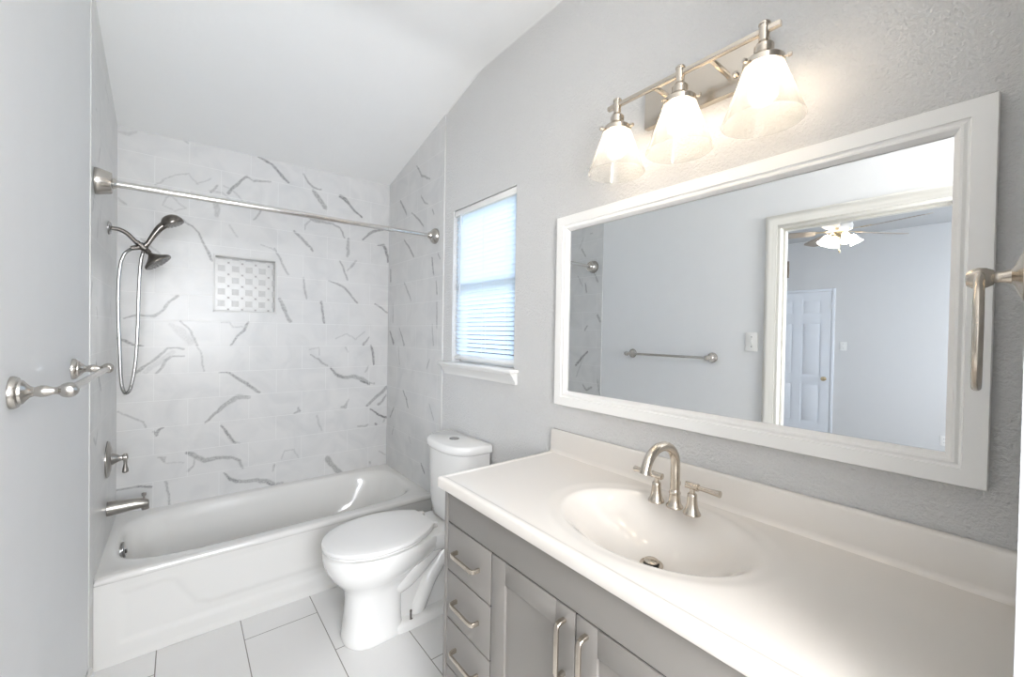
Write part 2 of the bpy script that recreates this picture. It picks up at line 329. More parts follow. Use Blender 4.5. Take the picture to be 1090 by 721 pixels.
# ------------------------------------------------------------------ the setting
W = 1.52; YB = 3.079; YT = 2.235; TILE_R = 1.514
VEINS_BACK=[(0.55,[(0.649,2.495,0.0065),(0.728,2.462,0.0083),(0.777,2.414,0.0101),(0.821,2.376,0.0068)]),(0.5,[(0.493,2.228,0.0094),(0.521,2.275,0.0095),(0.589,2.355,0.008)]),(0.35,[(0.589,2.355,0.0048),(0.625,2.334,0.0049),(0.713,2.356,0.0066)]),(0.35,[(0.405,2.214,0.0062),(0.441,2.261,0.0047)]),(0.25,[(0.432,2.158,0.0186),(0.437,2.119,0.0218),(0.438,2.08,0.0156)]),(0.2,[(0.469,2.274,0.0031),(0.531,2.236,0.0048),(0.566,2.198,0.0032)]),(0.35,[(0.627,2.092,0.0033),(0.652,2.132,0.0066),(0.677,2.179,0.0049)]),(0.45,[(0.911,2.455,0.0052),(0.941,2.405,0.007),(0.965,2.379,0.007),(1.025,2.373,0.0036)]),(0.42,[(0.971,2.354,0.0141),(1.007,2.311,0.0213),(1.05,2.255,0.0179)]),(0.6,[(1.15,2.356,0.0146),(1.183,2.343,0.0184),(1.216,2.309,0.0111),(1.243,2.281,0.0093),(1.304,2.238,0.0076)]),(0.4,[(0.949,2.171,0.0105),(0.991,2.153,0.0177),(1.052,2.151,0.0108),(1.101,2.153,0.0073),(1.153,2.129,0.0073),(1.186,2.068,0.0037)]),(0.25,[(0.955,2.153,0.0035),(0.926,2.109,0.0052),(0.926,2.077,0.0035)]),(0.35,[(1.212,2.058,0.0112),(1.21,1.997,0.0149),(1.207,1.936,0.0112)]),(0.42,[(0.858,2.059,0.0069),(0.921,2.0,0.0105),(0.975,1.944,0.0053)]),(0.5,[(1.313,2.074,0.0057),(1.361,2.123,0.0096),(1.411,2.152,0.0135),(1.498,2.189,0.0118)]),(0.6,[(1.426,2.049,0.0039),(1.47,2.055,0.0118),(1.492,2.023,0.0157),(1.509,1.932,0.0079)]),(0.4,[(1.155,1.895,0.0055),(1.182,1.838,0.0074),(1.209,1.766,0.0075)]),(0.3,[(1.267,1.909,0.0075),(1.241,1.872,0.0112),(1.208,1.834,0.0037)]),(0.45,[(1.081,1.748,0.0036),(1.138,1.733,0.0073),(1.19,1.704,0.0074),(1.278,1.608,0.0076)]),(0.35,[(0.918,1.752,0.0052),(0.924,1.676,0.007),(0.937,1.613,0.007)]),(0.5,[(1.033,1.593,0.0072),(1.046,1.515,0.0072),(1.053,1.45,0.0072)]),(0.35,[(0.748,1.931,0.005),(0.787,1.838,0.0068),(0.827,1.762,0.0051)]),(0.22,[(0.669,1.938,0.0033),(0.748,1.919,0.0034)]),(0.4,[(0.778,1.596,0.0136),(0.801,1.542,0.0137),(0.812,1.505,0.0103),(0.84,1.456,0.0138)]),(0.2,[(0.499,2.034,0.0047),(0.538,1.971,0.0048)]),(0.5,[(0.278,2.027,0.003),(0.348,1.968,0.003),(0.373,1.905,0.0061),(0.398,1.847,0.0093),(0.416,1.805,0.0062)]),(0.45,[(1.411,1.602,0.0039),(1.447,1.582,0.0078),(1.506,1.542,0.006)]),(0.18,[(0.186,2.095,0.0029),(0.202,2.136,0.0044),(0.227,2.152,0.0029),(0.256,2.121,0.003),(0.29,2.101,0.003),(0.244,2.07,0.003),(0.186,2.095,0.0029)]),(0.2,[(0.532,2.156,0.0032),(0.469,2.223,0.0031),(0.395,2.223,0.0031)]),(0.2,[(0.153,2.199,0.0029),(0.214,2.261,0.0029),(0.302,2.3,0.003),(0.342,2.249,0.003),(0.404,2.298,0.0031)]),(0.25,[(0.004,2.093,0.0042),(0.034,2.069,0.0056)]),(0.25,[(0.096,1.885,0.0029),(0.127,1.858,0.0029),(0.175,1.818,0.0044)]),(0.45,[(0.029,1.446,0.0028),(0.082,1.468,0.0043),(0.152,1.461,0.0087),(0.177,1.483,0.0073),(0.197,1.511,0.0074),(0.225,1.555,0.0089),(0.253,1.584,0.009)]),(0.45,[(0.268,1.438,0.006),(0.316,1.384,0.0046),(0.347,1.298,0.0061)]),(0.16,[(0.218,1.42,0.0119),(0.268,1.378,0.0361),(0.316,1.318,0.0304)]),(0.32,[(0.347,1.301,0.0031),(0.365,1.245,0.0046),(0.379,1.143,0.0031)]),(0.45,[(0.074,1.141,0.0057),(0.102,1.166,0.0072),(0.128,1.191,0.0073),(0.166,1.227,0.0088),(0.21,1.28,0.0059),(0.286,1.279,0.0045)]),(0.42,[(0.162,1.137,0.0059),(0.19,1.173,0.0059),(0.2,1.21,0.0089),(0.229,1.231,0.0045),(0.286,1.237,0.003)]),(0.15,[(0.118,1.149,0.0145),(0.186,1.211,0.0206),(0.235,1.258,0.0149)]),(0.55,[(0.003,1.338,0.0056),(0.037,1.323,0.0071),(0.071,1.302,0.0043),(0.106,1.291,0.0023)]),(0.5,[(0.458,1.13,0.0032),(0.498,1.126,0.0064),(0.559,1.085,0.0097),(0.614,1.04,0.0099),(0.666,0.992,0.0067)]),(0.5,[(0.605,1.443,0.0065),(0.582,1.395,0.0097),(0.542,1.353,0.0064),(0.514,1.297,0.0048)]),(0.25,[(0.463,1.438,0.0032),(0.503,1.439,0.0048),(0.518,1.411,0.0032),(0.572,1.412,0.0032)]),(0.42,[(0.39,0.831,0.0062),(0.427,0.876,0.0094),(0.469,0.911,0.0127)]),(0.36,[(0.469,0.911,0.0127),(0.502,0.937,0.016),(0.545,0.971,0.0227),(0.605,0.969,0.0164)]),(0.3,[(0.005,0.935,0.0028),(0.042,0.916,0.0057),(0.065,0.897,0.0043),(0.108,0.871,0.0043),(0.12,0.833,0.0029)]),(0.5,[(0.153,0.807,0.0044),(0.164,0.784,0.0029),(0.18,0.817,0.0059),(0.196,0.823,0.003)]),(0.5,[(0.168,0.8,0.0088),(0.174,0.81,0.0088)]),(0.3,[(0.176,0.659,0.0059),(0.205,0.654,0.0045),(0.201,0.628,0.0045),(0.189,0.652,0.0089)]),(0.15,[(0.205,0.622,0.003),(0.285,0.607,0.003)]),(0.5,[(0.302,0.661,0.0092),(0.324,0.65,0.0154)]),(0.38,[(0.324,0.65,0.0154),(0.344,0.632,0.0185),(0.387,0.605,0.0188),(0.442,0.607,0.0127),(0.523,0.595,0.0097),(0.563,0.568,0.0098),(0.581,0.523,0.0066)]),(0.3,[(0.338,0.625,0.0031),(0.331,0.576,0.0046),(0.307,0.553,0.0077)]),(0.55,[(0.465,0.805,0.0032),(0.484,0.774,0.0064),(0.503,0.742,0.008),(0.535,0.686,0.0097)]),(0.2,[(0.508,0.724,0.0161),(0.528,0.691,0.0129),(0.567,0.679,0.0033)]),(0.52,[(0.481,0.509,0.0032),(0.515,0.462,0.0097),(0.549,0.44,0.013)]),(0.38,[(0.549,0.44,0.013),(0.604,0.431,0.0132),(0.663,0.428,0.0167),(0.721,0.403,0.0204),(0.761,0.376,0.0137)]),(0.6,[(0.718,0.392,0.0068),(0.762,0.37,0.0103)]),(0.3,[(0.761,0.382,0.0034),(0.797,0.376,0.0138)]),(0.28,[(0.755,0.508,0.0068),(0.744,0.466,0.0034)]),(0.35,[(0.205,0.513,0.006),(0.219,0.447,0.0045),(0.223,0.373,0.0045)]),(0.4,[(0.005,0.512,0.0028),(0.063,0.512,0.0029),(0.091,0.511,0.0058)]),(0.6,[(0.091,0.511,0.0058),(0.143,0.497,0.0059)]),(0.4,[(0.869,0.836,0.0035),(0.903,0.848,0.0106),(0.894,0.872,0.007)]),(0.55,[(1.1,1.132,0.0055),(1.139,1.083,0.0111),(1.184,1.06,0.0149)]),(0.4,[(1.184,1.06,0.0149),(1.257,1.063,0.019),(1.322,1.042,0.0192),(1.372,1.008,0.0155)]),(0.65,[(1.312,1.026,0.0058),(1.372,1.001,0.0117)]),(0.3,[(1.375,1.008,0.0039),(1.411,1.005,0.0078)]),(0.35,[(0.968,1.227,0.0036),(1.025,1.195,0.0072),(1.05,1.166,0.0091),(1.081,1.148,0.0055)]),(0.18,[(0.964,1.266,0.0036),(1.018,1.279,0.0036),(1.024,1.226,0.0036)]),(0.55,[(1.386,1.29,0.0078),(1.398,1.226,0.0117),(1.409,1.151,0.0078)]),(0.4,[(1.371,1.353,0.0039),(1.33,1.297,0.0115)]),(0.2,[(1.195,1.277,0.0037),(1.222,1.243,0.0075)]),(0.18,[(1.129,1.338,0.0037),(1.207,1.379,0.0037),(1.268,1.332,0.0038),(1.335,1.395,0.0038)]),(0.25,[(1.367,1.135,0.0078),(1.346,1.094,0.0077)]),(0.42,[(1.514,0.97,0.016),(1.477,0.936,0.0159),(1.441,0.907,0.0158),(1.363,0.839,0.0117)]),(0.4,[(1.507,0.912,0.004),(1.482,0.871,0.0099),(1.446,0.841,0.0099)]),(0.7,[(1.385,0.809,0.0039),(1.428,0.776,0.0059),(1.465,0.75,0.0079),(1.517,0.734,0.008)]),(0.3,[(1.296,0.693,0.0077),(1.341,0.689,0.0058),(1.372,0.697,0.0058)]),(0.6,[(1.426,0.697,0.0079),(1.433,0.689,0.0079)]),(0.3,[(1.495,0.725,0.008),(1.488,0.704,0.008)]),(0.32,[(1.223,0.897,0.0057),(1.203,0.843,0.015),(1.174,0.844,0.0075)]),(0.2,[(1.013,0.804,0.0054),(1.03,0.727,0.0054),(1.048,0.691,0.0036)]),(0.4,[(1.082,0.487,0.0294),(1.114,0.441,0.0222),(1.146,0.401,0.0224),(1.176,0.368,0.0188)]),(0.25,[(1.454,0.481,0.004),(1.506,0.447,0.006)]),(0.3,[(1.386,0.411,0.0078),(1.39,0.403,0.0078)]),(0.18,[(0.798,0.544,0.0035),(0.815,0.591,0.0035),(0.871,0.588,0.0035),(0.895,0.527,0.0035)]),(0.15,[(0.003,2.45,0.0055),(0.04,2.446,0.0084),(0.074,2.467,0.0056)]),(0.25,[(0.28,2.484,0.003),(0.292,2.477,0.006)])]
VEINS_RIGHT=[(0.5,[(2.611,2.525,0.0053),(2.534,2.439,0.0104),(2.419,2.385,0.005)]),(0.5,[(2.876,2.346,0.0076),(2.809,2.283,0.013),(2.767,2.23,0.0074)]),(0.45,[(2.544,2.305,0.0035),(2.488,2.248,0.0068),(2.438,2.23,0.0034)]),(0.4,[(2.382,2.181,0.0066),(2.356,2.142,0.0066)]),(0.5,[(2.684,2.222,0.0036),(2.581,2.162,0.0087),(2.5,2.096,0.0051)]),(0.5,[(2.802,2.053,0.0074),(2.722,1.994,0.0091),(2.645,1.918,0.0107)]),(0.55,[(2.373,1.869,0.0066),(2.365,1.827,0.0099),(2.351,1.766,0.0065)]),(0.4,[(2.3,1.883,0.0048),(2.275,1.851,0.0048)]),(0.4,[(2.792,1.75,0.0056),(2.712,1.664,0.0109),(2.672,1.616,0.0054)]),(0.5,[(3.041,1.871,0.0079),(3.038,1.785,0.0158)]),(0.45,[(2.319,1.715,0.0032),(2.304,1.638,0.0065)]),(0.3,[(2.988,1.604,0.0078),(2.983,1.469,0.0117)]),(0.6,[(3.034,1.398,0.0079),(2.968,1.31,0.0155)]),(0.45,[(2.862,1.42,0.0038),(2.778,1.306,0.0148)]),(0.3,[(2.875,1.289,0.0038),(2.854,1.159,0.0056)]),(0.5,[(2.783,0.976,0.0074),(2.734,0.922,0.0146),(2.701,0.866,0.0054)]),(0.35,[(2.36,1.445,0.0049),(2.343,1.314,0.0065)]),(0.35,[(2.303,1.585,0.0065),(2.298,1.427,0.0097)]),(0.4,[(2.391,1.228,0.0033),(2.428,1.158,0.005)]),(0.35,[(2.382,0.933,0.0033),(2.329,0.851,0.0065)]),(0.6,[(3.013,0.748,0.0039),(2.945,0.83,0.0077)]),(0.4,[(2.973,0.627,0.0058),(2.94,0.69,0.0038)]),(0.55,[(2.488,0.527,0.0051),(2.467,0.499,0.0102),(2.44,0.481,0.0067)]),(0.2,[(2.68,0.672,0.0036),(2.648,0.627,0.0071)])]
VEINS_LEFT=[(0.6,[(2.384,1.248,0.0089),(2.447,1.195,0.0136),(2.512,1.125,0.0138)]),(0.4,[(2.277,1.562,0.0131),(2.246,1.514,0.013)]),(0.5,[(2.389,1.475,0.0067),(2.42,1.434,0.009)]),(0.45,[(2.42,1.843,0.0045),(2.407,1.769,0.009)]),(0.4,[(2.43,0.958,0.0068),(2.386,0.913,0.0112),(2.334,0.944,0.0111)]),(0.35,[(2.264,1.015,0.0044),(2.241,0.899,0.0087)]),(0.4,[(2.471,2.152,0.0091),(2.426,2.089,0.009)]),(0.35,[(2.327,1.931,0.0044),(2.284,1.848,0.0087)]),(0.35,[(2.511,1.917,0.0022),(2.448,1.824,0.0022)]),(0.35,[(2.799,1.527,0.0025),(2.874,1.413,0.0026)]),(0.3,[(2.427,1.193,0.0022),(2.51,1.022,0.0023)]),(0.3,[(2.598,0.881,0.0024),(2.663,0.735,0.0024)]),(0.3,[(2.607,2.485,0.0023),(2.733,2.454,0.0024)]),(0.3,[(2.448,2.256,0.0021),(2.504,2.157,0.0022)]),(0.35,[(2.349,2.274,0.0041),(2.373,2.272,0.0041)])]

def vein_field(U, Z, veins, seed):
    rs = np.random.RandomState(seed)
    def vnoise(scale, amp, sd):
        r = np.random.RandomState(sd); g = r.rand(64, 64) * 2 - 1
        u = (U * scale) % 63; z = (Z * scale) % 63
        iu = u.astype(int); iz = z.astype(int); fu = u - iu; fz = z - iz; fu = fu * fu * (3 - 2 * fu); fz = fz * fz * (3 - 2 * fz)
        return amp * ((g[iu, iz] * (1 - fu) + g[iu + 1, iz] * fu) * (1 - fz) + (g[iu, iz + 1] * (1 - fu) + g[iu + 1, iz + 1] * fu) * fz)
    Uj = U + vnoise(28, .004, seed) + vnoise(80, .0018, seed + 1); Zj = Z + vnoise(28, .004, seed + 2) + vnoise(80, .0018, seed + 3)
    F = np.zeros_like(U)
    for d, pts in veins:
        for (a, b) in zip(pts[:-1], pts[1:]):
            ax, az, aw = a; bx, bz, bw = b; mw = max(aw, bw) * 1.6 + .006
            msk = (Uj > min(ax, bx) - mw) & (Uj < max(ax, bx) + mw) & (Zj > min(az, bz) - mw) & (Zj < max(az, bz) + mw)
            if not msk.any(): continue
            u = Uj[msk]; z = Zj[msk]; dx, dz = bx - ax, bz - az; L2 = dx * dx + dz * dz + 1e-12
            t = np.clip(((u - ax) * dx + (z - az) * dz) / L2, 0, 1)
            dist = np.hypot(u - ax - t * dx, z - az - t * dz); hw = .62 * (aw + t * (bw - aw)) + .0022
            k = dist / hw
            edge = np.clip(1.25 - k, 0, 1) ** .7 * (.72 + .45 * np.exp(-((k - .75) / .3) ** 2))
            F[msk] = np.maximum(F[msk], min(1, d * 1.35) * edge)
    return F
def grid_part(mb, us, zs, mapf, hole=None):
    """adds a grid over us x zs; returns its vertex coordinates for the attribute"""
    nu, nz = len(us), len(zs); o = len(mb.v); UU, ZZ = np.meshgrid(us, zs, indexing='ij')
    mb.v += [mapf(float(u), float(z)) for u, z in zip(UU.ravel(), ZZ.ravel())]
    for i in range(nu - 1):
        uc = (us[i] + us[i + 1]) / 2
        for j in range(nz - 1):
            zc = (zs[j] + zs[j + 1]) / 2
            if hole and hole[0] < uc < hole[1] and hole[2] < zc < hole[3]: continue
            a = o + i * nz + j; mb.f.append([a, a + nz, a + nz + 1, a + 1]); mb.mi.append(mb.m)
    return UU.ravel(), ZZ.ravel()
def vein_mesh(name, us, zs, mapf, veins, seed, mats, backing, hole=None):
    mb = MB(); U, Z = grid_part(mb, us, zs, mapf, hole); n = len(mb.v)
    mb.m = 1; backing(mb)
    me = bpy.data.meshes.new(name); me.from_pydata(mb.v, [], mb.f)
    for m in mats: me.materials.append(m)
    me.polygons.foreach_set('material_index', mb.mi); me.update()
    at = me.attributes.new('vein', 'FLOAT', 'POINT'); F = np.zeros(len(mb.v), dtype=np.float32); F[:n] = vein_field(U, Z, veins, seed); at.data.foreach_set('value', F)
    o = bpy.data.objects.new(name, me); C.objects.link(o); return struct(o)

NX0, NX1, NZ0, NZ1 = .427, .756, 1.507, 1.846
def lin(a, b, step, extra=()):
    s = set(np.round(np.arange(a, b, step), 5).tolist()) | {a, b}
    for e in extra:
        s = {v for v in s if abs(v - e) > step * .4 or v in extra} | {e}
    return sorted(s)
def back_box(mb):
    for x0, x1, z0, z1 in ((-.12, NX0, -.1, 3.0), (NX1, 1.64, -.1, 3.0), (NX0, NX1, -.1, NZ0), (NX0, NX1, NZ1, 3.0)):
        mb.box(x0, x1, YB + .001, YB + .12, z0, z1)
vein_mesh('wall_back', lin(0, W, .0045, (NX0, NX1)), lin(.30, 2.56, .0045, (NZ0, NZ1)), lambda u, z: (u, YB, z), VEINS_BACK, 3, [M['tile_x'], M['drywall_core']], back_box, (NX0, NX1, NZ0, NZ1))
# left wall: painted, with the doorway to the bedroom; its rear end is tiled
def left_box(mb):
    mb.m = 1
    for y0, y1, z0, z1 in ((-1.2, .135, -.1, 3.0), (.135, .935, 2.065, 3.0), (.935, YT, -.1, 3.0)): mb.box(-.12, -.002, y0, y1, z0, z1)
    mb.box(-.12, -.0045, YT, YB + .12, -.1, 3.0)
    mb.m = 2; mb.box(-.006, -.0003, YT, YB, 0, 2.72)
vein_mesh('wall_left', lin(YT, YB, .006), lin(.30, 2.72, .006), lambda u, z: (0.0, u, z), VEINS_LEFT, 11, [M['tile_y'], M['paint_smooth_lit'], M['grout']], left_box)
WY0, WY1, WZ0, WZ1 = 1.541, 2.124, 1.226, 2.112
def right_box(mb):
    mb.m = 1
    for y0, y1, z0, z1 in ((-1.2, WY0, -.1, 3.0), (WY0, WY1, -.1, WZ0), (WY0, WY1, WZ1, 3.0), (WY1, YB + .12, -.1, 3.0)): mb.box(W, W + .12, y0, y1, z0, z1)
    mb.m = 2; mb.box(TILE_R + .0003, W - .0002, YT - .001, YB, .30, 2.76)
vein_mesh('wall_right', lin(YT, YB, .005), lin(.30, 2.76, .005), lambda u, z: (TILE_R, u, z), VEINS_RIGHT, 23, [M['tile_y'], M['paint'], M['grout']], right_box)
mb = MB(); mb.box(.95, W, -.12, .0008, -.1, 3.0); struct(mb.build('wall_front', M['plain_paint'], smooth=False, origin=(0, 0, 0)))
mb = MB()
for a in ((-.12, -.08, -.1, 3.0), (.98, W + .12, -.1, 3.0), (-.08, .98, -.1, .98), (-.08, .98, 2.22, 3.0)): mb.box(a[0], a[1], -1.32, -1.2, a[2], a[3])
struct(mb.build('wall_rear', M['paint'], smooth=False, origin=(0, 0, 0)))
mb = MB()
for a in ((-.08, -.03, .98, 2.22), (.93, .98, .98, 2.22), (-.03, .93, .98, 1.03), (-.03, .93, 2.17, 2.22), (-.03, .93, 1.58, 1.62)): mb.box(a[0], a[1], -1.29, -1.24, a[2], a[3], .003)
w3 = struct(mb.build('window_3_added', M['trim']))  # unseen window added as a source for the rear fill
mb = MB(); mb.box(-.05, .95, -1.268, -1.264, 1.0, 2.2); struct(mb.build('window_pane', M['glass'], w3, smooth=False))
# vaulted ceiling: a sloping bay over the tub that meets the flat part at a crease
mb = MB()
zl, zr = 2.479 - .121 * .273, 2.522 - .121 * .24
def crease(zb):
    s = (2.812 - zb) / (YB + .12 - 1.872); out = []
    for k in range(9):
        t = k / 8; y = 1.962 - .18 * t; out.append((y, 2.812 - s * .09 * (1 - t) ** 2))
    return out
prof = lambda zb: [(YB + .12, zb)] + crease(zb) + [ (-1.32, 2.812), (-1.32, 2.93), (1.84, 2.93), (YB + .12, zb + .12)]
mb.loft([[(-.12, y, z) for y, z in prof(zl)], [(W + .12, y, z) for y, z in prof(zr)]])
struct(mb.build('ceiling', M['ceiling'], origin=(0, 0, 0)))
mb = MB(); mb.box(-.12, 1.64, -1.32, YB + .12, -.12, 0); struct(mb.build('floor', M['floor'], smooth=False, origin=(0, 0, 0)))
# caulk beads: ceiling to right wall over the tub, and up the tile edge
mb = MB()
mb.tube([(W - .001, 3.075, 2.519), (W - .001, 1.872, 2.811)], .007, 8)
mb.tube([(W - .001, 1.872, 2.811), (W - .001, 0.1, 2.811)], .003, 8)
struct(mb.build('trim_1', M['caulk']))
mb = MB(); mb.box(TILE_R - .001, W + .001, YT - .006, YT + .002, .374, 2.725, .0015); struct(mb.build('trim_2', M['niche_trim']))
mb = MB(); mb.box(-.003, .0012, YT - .0035, YT + .0005, .0, 2.74, .0005); struct(mb.build('trim_3', M['niche_trim']))
# baseboards where drywall shows
mb = MB(); mb.box(0, .012, .995, YT - .008, 0, .085, .003); struct(mb.build('baseboard_left', M['trim']))
mb = MB(); mb.box(W - .012, W, 1.262, YT - .008, 0, .085, .003); struct(mb.build('baseboard_right', M['trim']))

# shower niche
mb = MB(); nd = .088; t_ = .004
mb.m = 0
mb.box(NX0, NX1, YB + nd, YB + nd + .01, NZ0, NZ1)
mb.box(NX0 - .002, NX0 + t_, YB - .001, YB + nd, NZ0, NZ1); mb.box(NX1 - t_, NX1 + .002, YB - .001, YB + nd, NZ0, NZ1)
mb.box(NX0, NX1, YB - .001, YB + nd, NZ0 - .002, NZ0 + t_); mb.box(NX0, NX1, YB - .001, YB + nd, NZ1 - t_, NZ1 + .002)
mb.m = 3
for a in ((NX0 - .006, NX0 + .002, NZ0 - .006, NZ1 + .006), (NX1 - .002, NX1 + .006, NZ0 - .006, NZ1 + .006), (NX0 - .006, NX1 + .006, NZ0 - .006, NZ0 + .002), (NX0 - .006, NX1 + .006, NZ1 - .002, NZ1 + .006)):
    mb.box(a[0], a[1], YB - .003, YB + .004, a[2], a[3], .001)
mb.box(NX0 + t_, NX1 - t_, YB, YB + nd - .002, NZ1 - t_ - .001, NZ1 - t_ + .0005)
mb.box(NX0 + t_, NX1 - t_, YB, YB + nd - .002, NZ0 + t_ - .0005, NZ0 + t_ + .001)
pt = .0735; h = .0135
def mosaic(place, u0, u1, z0, z1, ou=0, ov=0):
    def tile(mi, cu, cz, hu, hz, ch=0):
        if cu - hu > u1 or cu + hu < u0 or cz - hz > z1 or cz + hz < z0: return
        mb.m = mi
        P = [(-hu + ch, -hz), (hu - ch, -hz), (hu, -hz + ch), (hu, hz - ch), (hu - ch, hz), (-hu + ch, hz), (-hu, hz - ch), (-hu, -hz + ch)] if ch else [(-hu, -hz), (hu, -hz), (hu, hz), (-hu, hz)]
        P = [(min(max(cu + a, u0), u1), min(max(cz + b, z0), z1)) for a, b in P]
        if max(p[0] for p in P) - min(p[0] for p in P) < .003 or max(p[1] for p in P) - min(p[1] for p in P) < .003: return
        mb.loft([[place(a, b, 0) for a, b in P], [place(a, b, .0015) for a, b in P]], False, True)
    for i in range(-1, 7):
        for j in range(-1, 7):
            cu = u0 + .036 + ou + i * pt; cz = z0 + .047 + ov + j * pt
            tile(1, cu, cz, .0185, .0185)
            tile(2, cu + pt / 2, cz, .0175, .0290, .011); tile(2, cu, cz + pt / 2, .0290, .0175, .011)
            tile(4, cu + pt / 2, cz + pt / 2, .0052, .0052)
mosaic(lambda u, z, d: (u, YB + nd - d, z), NX0 + t_, NX1 - t_, NZ0 + t_, NZ1 - t_)
mosaic(lambda u, z, d: (NX1 - t_ - d, u, z), YB + .006, YB + nd - .002, NZ0 + t_, NZ1 - t_, .012)
mosaic(lambda u, z, d: (NX0 + t_ + d, u, z), YB + .006, YB + nd - .002, NZ0 + t_, NZ1 - t_, .012)
o = mb.build('trim_4', [M['grout'], M['mosaic_grey'], M['mosaic_white'], M['niche_trim'], M['mosaic_dot']], origin=(NX0, YB, NZ0), smooth=False); struct(o)

# window 1 in the right wall
mb = MB()
fx0, fx1 = W + .055, W + .10
for a in ((WY0, WY0 + .035, WZ0, WZ1), (WY1 - .035, WY1, WZ0, WZ1), (WY0 + .035, WY1 - .035, WZ0, WZ0 + .04), (WY0 + .035, WY1 - .035, WZ1 - .035, WZ1), (WY0 + .035, WY1 - .035, 1.655, 1.69)):
    mb.box(fx0, fx1, a[0], a[1], a[2], a[3], .003)
win = struct(mb.build('window_1', M['trim']))
mb = MB(); mb.box(W + .076, W + .080, WY0 + .03, WY1 - .03, WZ0 + .03, WZ1 - .03); struct(mb.build('window_pane', M['glass'], win, smooth=False))
mb = MB()   # stool and moulded apron
mb.box(W - .052, W + .055, 1.503, 2.200, 1.210, 1.2265, .005, 3)
pr = [(0, 1.2095), (-.040, 1.2095), (-.040, 1.202), (-.031, 1.195), (-.026, 1.183), (-.017, 1.172), (-.012, 1.162), (-.012, 1.154), (0, 1.154)]
mb.loft([[(W + a, 1.513, z) for a, z in pr], [(W + a, 2.190, z) for a, z in pr]])
struct(mb.build('window_sill', M['trim'], win))
# blind
bl = thing('window_blind', 'white horizontal slat blind hanging in the window beside the tub', 'window blind', (W + .022, 1.83, WZ1))
mb = MB(); mb.box(W + .006, W + .040, WY0 + .006, WY1 - .006, WZ1 - .036, WZ1 - .003, .003); mb.build('headrail', M['plate'], bl)
mb = MB(); nsl = 34; zt, zb = WZ1 - .050, WZ0 + .055
for i in range(nsl):
    z = zt + (zb - zt) * i / (nsl - 1); th = math.radians(-56)
    ring = []
    for yy in (WY0 + .010, WY1 - .010):
        r0 = []
        for k in range(6):
            u = -.0125 + .025 * k / 5; cr = .0018 * (1 - (u / .0125) ** 2)
            r0.append((W + .022 + u * math.cos(th) - cr * math.sin(th), yy, z + u * math.sin(th) + cr * math.cos(th)))
        for k in range(5, -1, -1):
            u = -.0125 + .025 * k / 5; cr = .0018 * (1 - (u / .0125) ** 2) - .0005
            r0.append((W + .022 + u * math.cos(th) - cr * math.sin(th), yy, z + u * math.sin(th) + cr * math.cos(th)))
        ring.append(r0)
    mb.loft(ring)
mb.build('slats', M['slat'], bl)
mb = MB(); mb.box(W + .011, W + .035, WY0 + .009, WY1 - .009, WZ0 + .018, WZ0 + .036, .003)
mb.build('bottom_rail', M['plate'], bl)
mb = MB()
for yy in (WY0 + .09, 1.83, WY1 - .09):
    for xx in (W + .011, W + .033): mb.tube([(xx, yy, WZ1 - .03), (xx, yy, WZ0 + .03)], .0008, 5)
mb.build('ladder_cord', M['plate'], bl)
mb = MB(); mb.tube([(W + .004, WY1 - .075, WZ1 - .03), (W + .001, WY1 - .075, 1.62)], .0028, 8); mb.build('tilt_wand', M['wand'], bl)

# doorway in the left wall, seen in the mirror
mb = MB(); pc = [(0, 0), (0, .012), (.008, .018), (.02, .019), (.03, .014), (.042, .013), (.05, .009), (.060, .008), (.060, 0)]
y0, y1, zt = .075, .995, 2.125
for sgn, wx in ((1, -.002), (-1, -.12)):
    rings = []
    for (yy, zz, dy, dz) in ((y1, 0, -1, 0), (y1, zt, -1, -1), (y0, zt, 1, -1), (y0, 0, 1, 0)):
        rings.append([(wx + sgn * d, yy + dy * u, zz + dz * u) for u, d in pc])
    mb.loft(rings)
mb.box(-.122, 0, .9345, .917, 0, 2.05, .002); mb.box(-.122, 0, .1355, .153, 0, 2.05, .002); mb.box(-.122, 0, .135, .935, 2.048, 2.066, .002)
mb.box(-.08, -.045, .917, .905, 0, 2.04, .002); mb.box(-.08, -.045, .153, .165, 0, 2.04, .002); mb.box(-.08, -.045, .153, .917, 2.036, 2.048, .002)
dr = struct(mb.build('door_1', M['casing']))
for zc_ in (1.815, .3):
    mb = MB(); mb.box(-.118, -.082, .9155, .9175, zc_ - .05, zc_ + .05); mb.tube([(-.122, .913, zc_ - .05), (-.122, .913, zc_ + .05)], .006, 8)
    o = mb.build('door_hinge', M['hinge'], dr); struct(o)

# ------------------------------------------------------------------ bedroom beyond the doorway
BX, BY0, BY1, BZ = -4.0, -1.6, 3.4, 2.74
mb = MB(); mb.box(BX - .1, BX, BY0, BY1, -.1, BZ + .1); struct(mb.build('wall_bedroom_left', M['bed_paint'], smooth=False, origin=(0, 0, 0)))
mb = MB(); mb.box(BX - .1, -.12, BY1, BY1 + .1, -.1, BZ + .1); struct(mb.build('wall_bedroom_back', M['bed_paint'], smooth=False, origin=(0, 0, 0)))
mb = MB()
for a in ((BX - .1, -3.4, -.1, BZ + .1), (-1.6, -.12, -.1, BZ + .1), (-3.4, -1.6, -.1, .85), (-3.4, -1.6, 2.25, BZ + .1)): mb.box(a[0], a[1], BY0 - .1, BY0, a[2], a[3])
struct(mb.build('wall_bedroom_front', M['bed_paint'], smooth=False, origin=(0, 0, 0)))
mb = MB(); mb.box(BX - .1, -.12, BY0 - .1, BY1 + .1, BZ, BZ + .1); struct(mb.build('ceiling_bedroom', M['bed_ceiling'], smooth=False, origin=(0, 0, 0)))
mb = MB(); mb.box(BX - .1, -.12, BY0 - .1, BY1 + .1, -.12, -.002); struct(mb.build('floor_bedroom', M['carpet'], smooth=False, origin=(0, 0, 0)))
mb = MB()
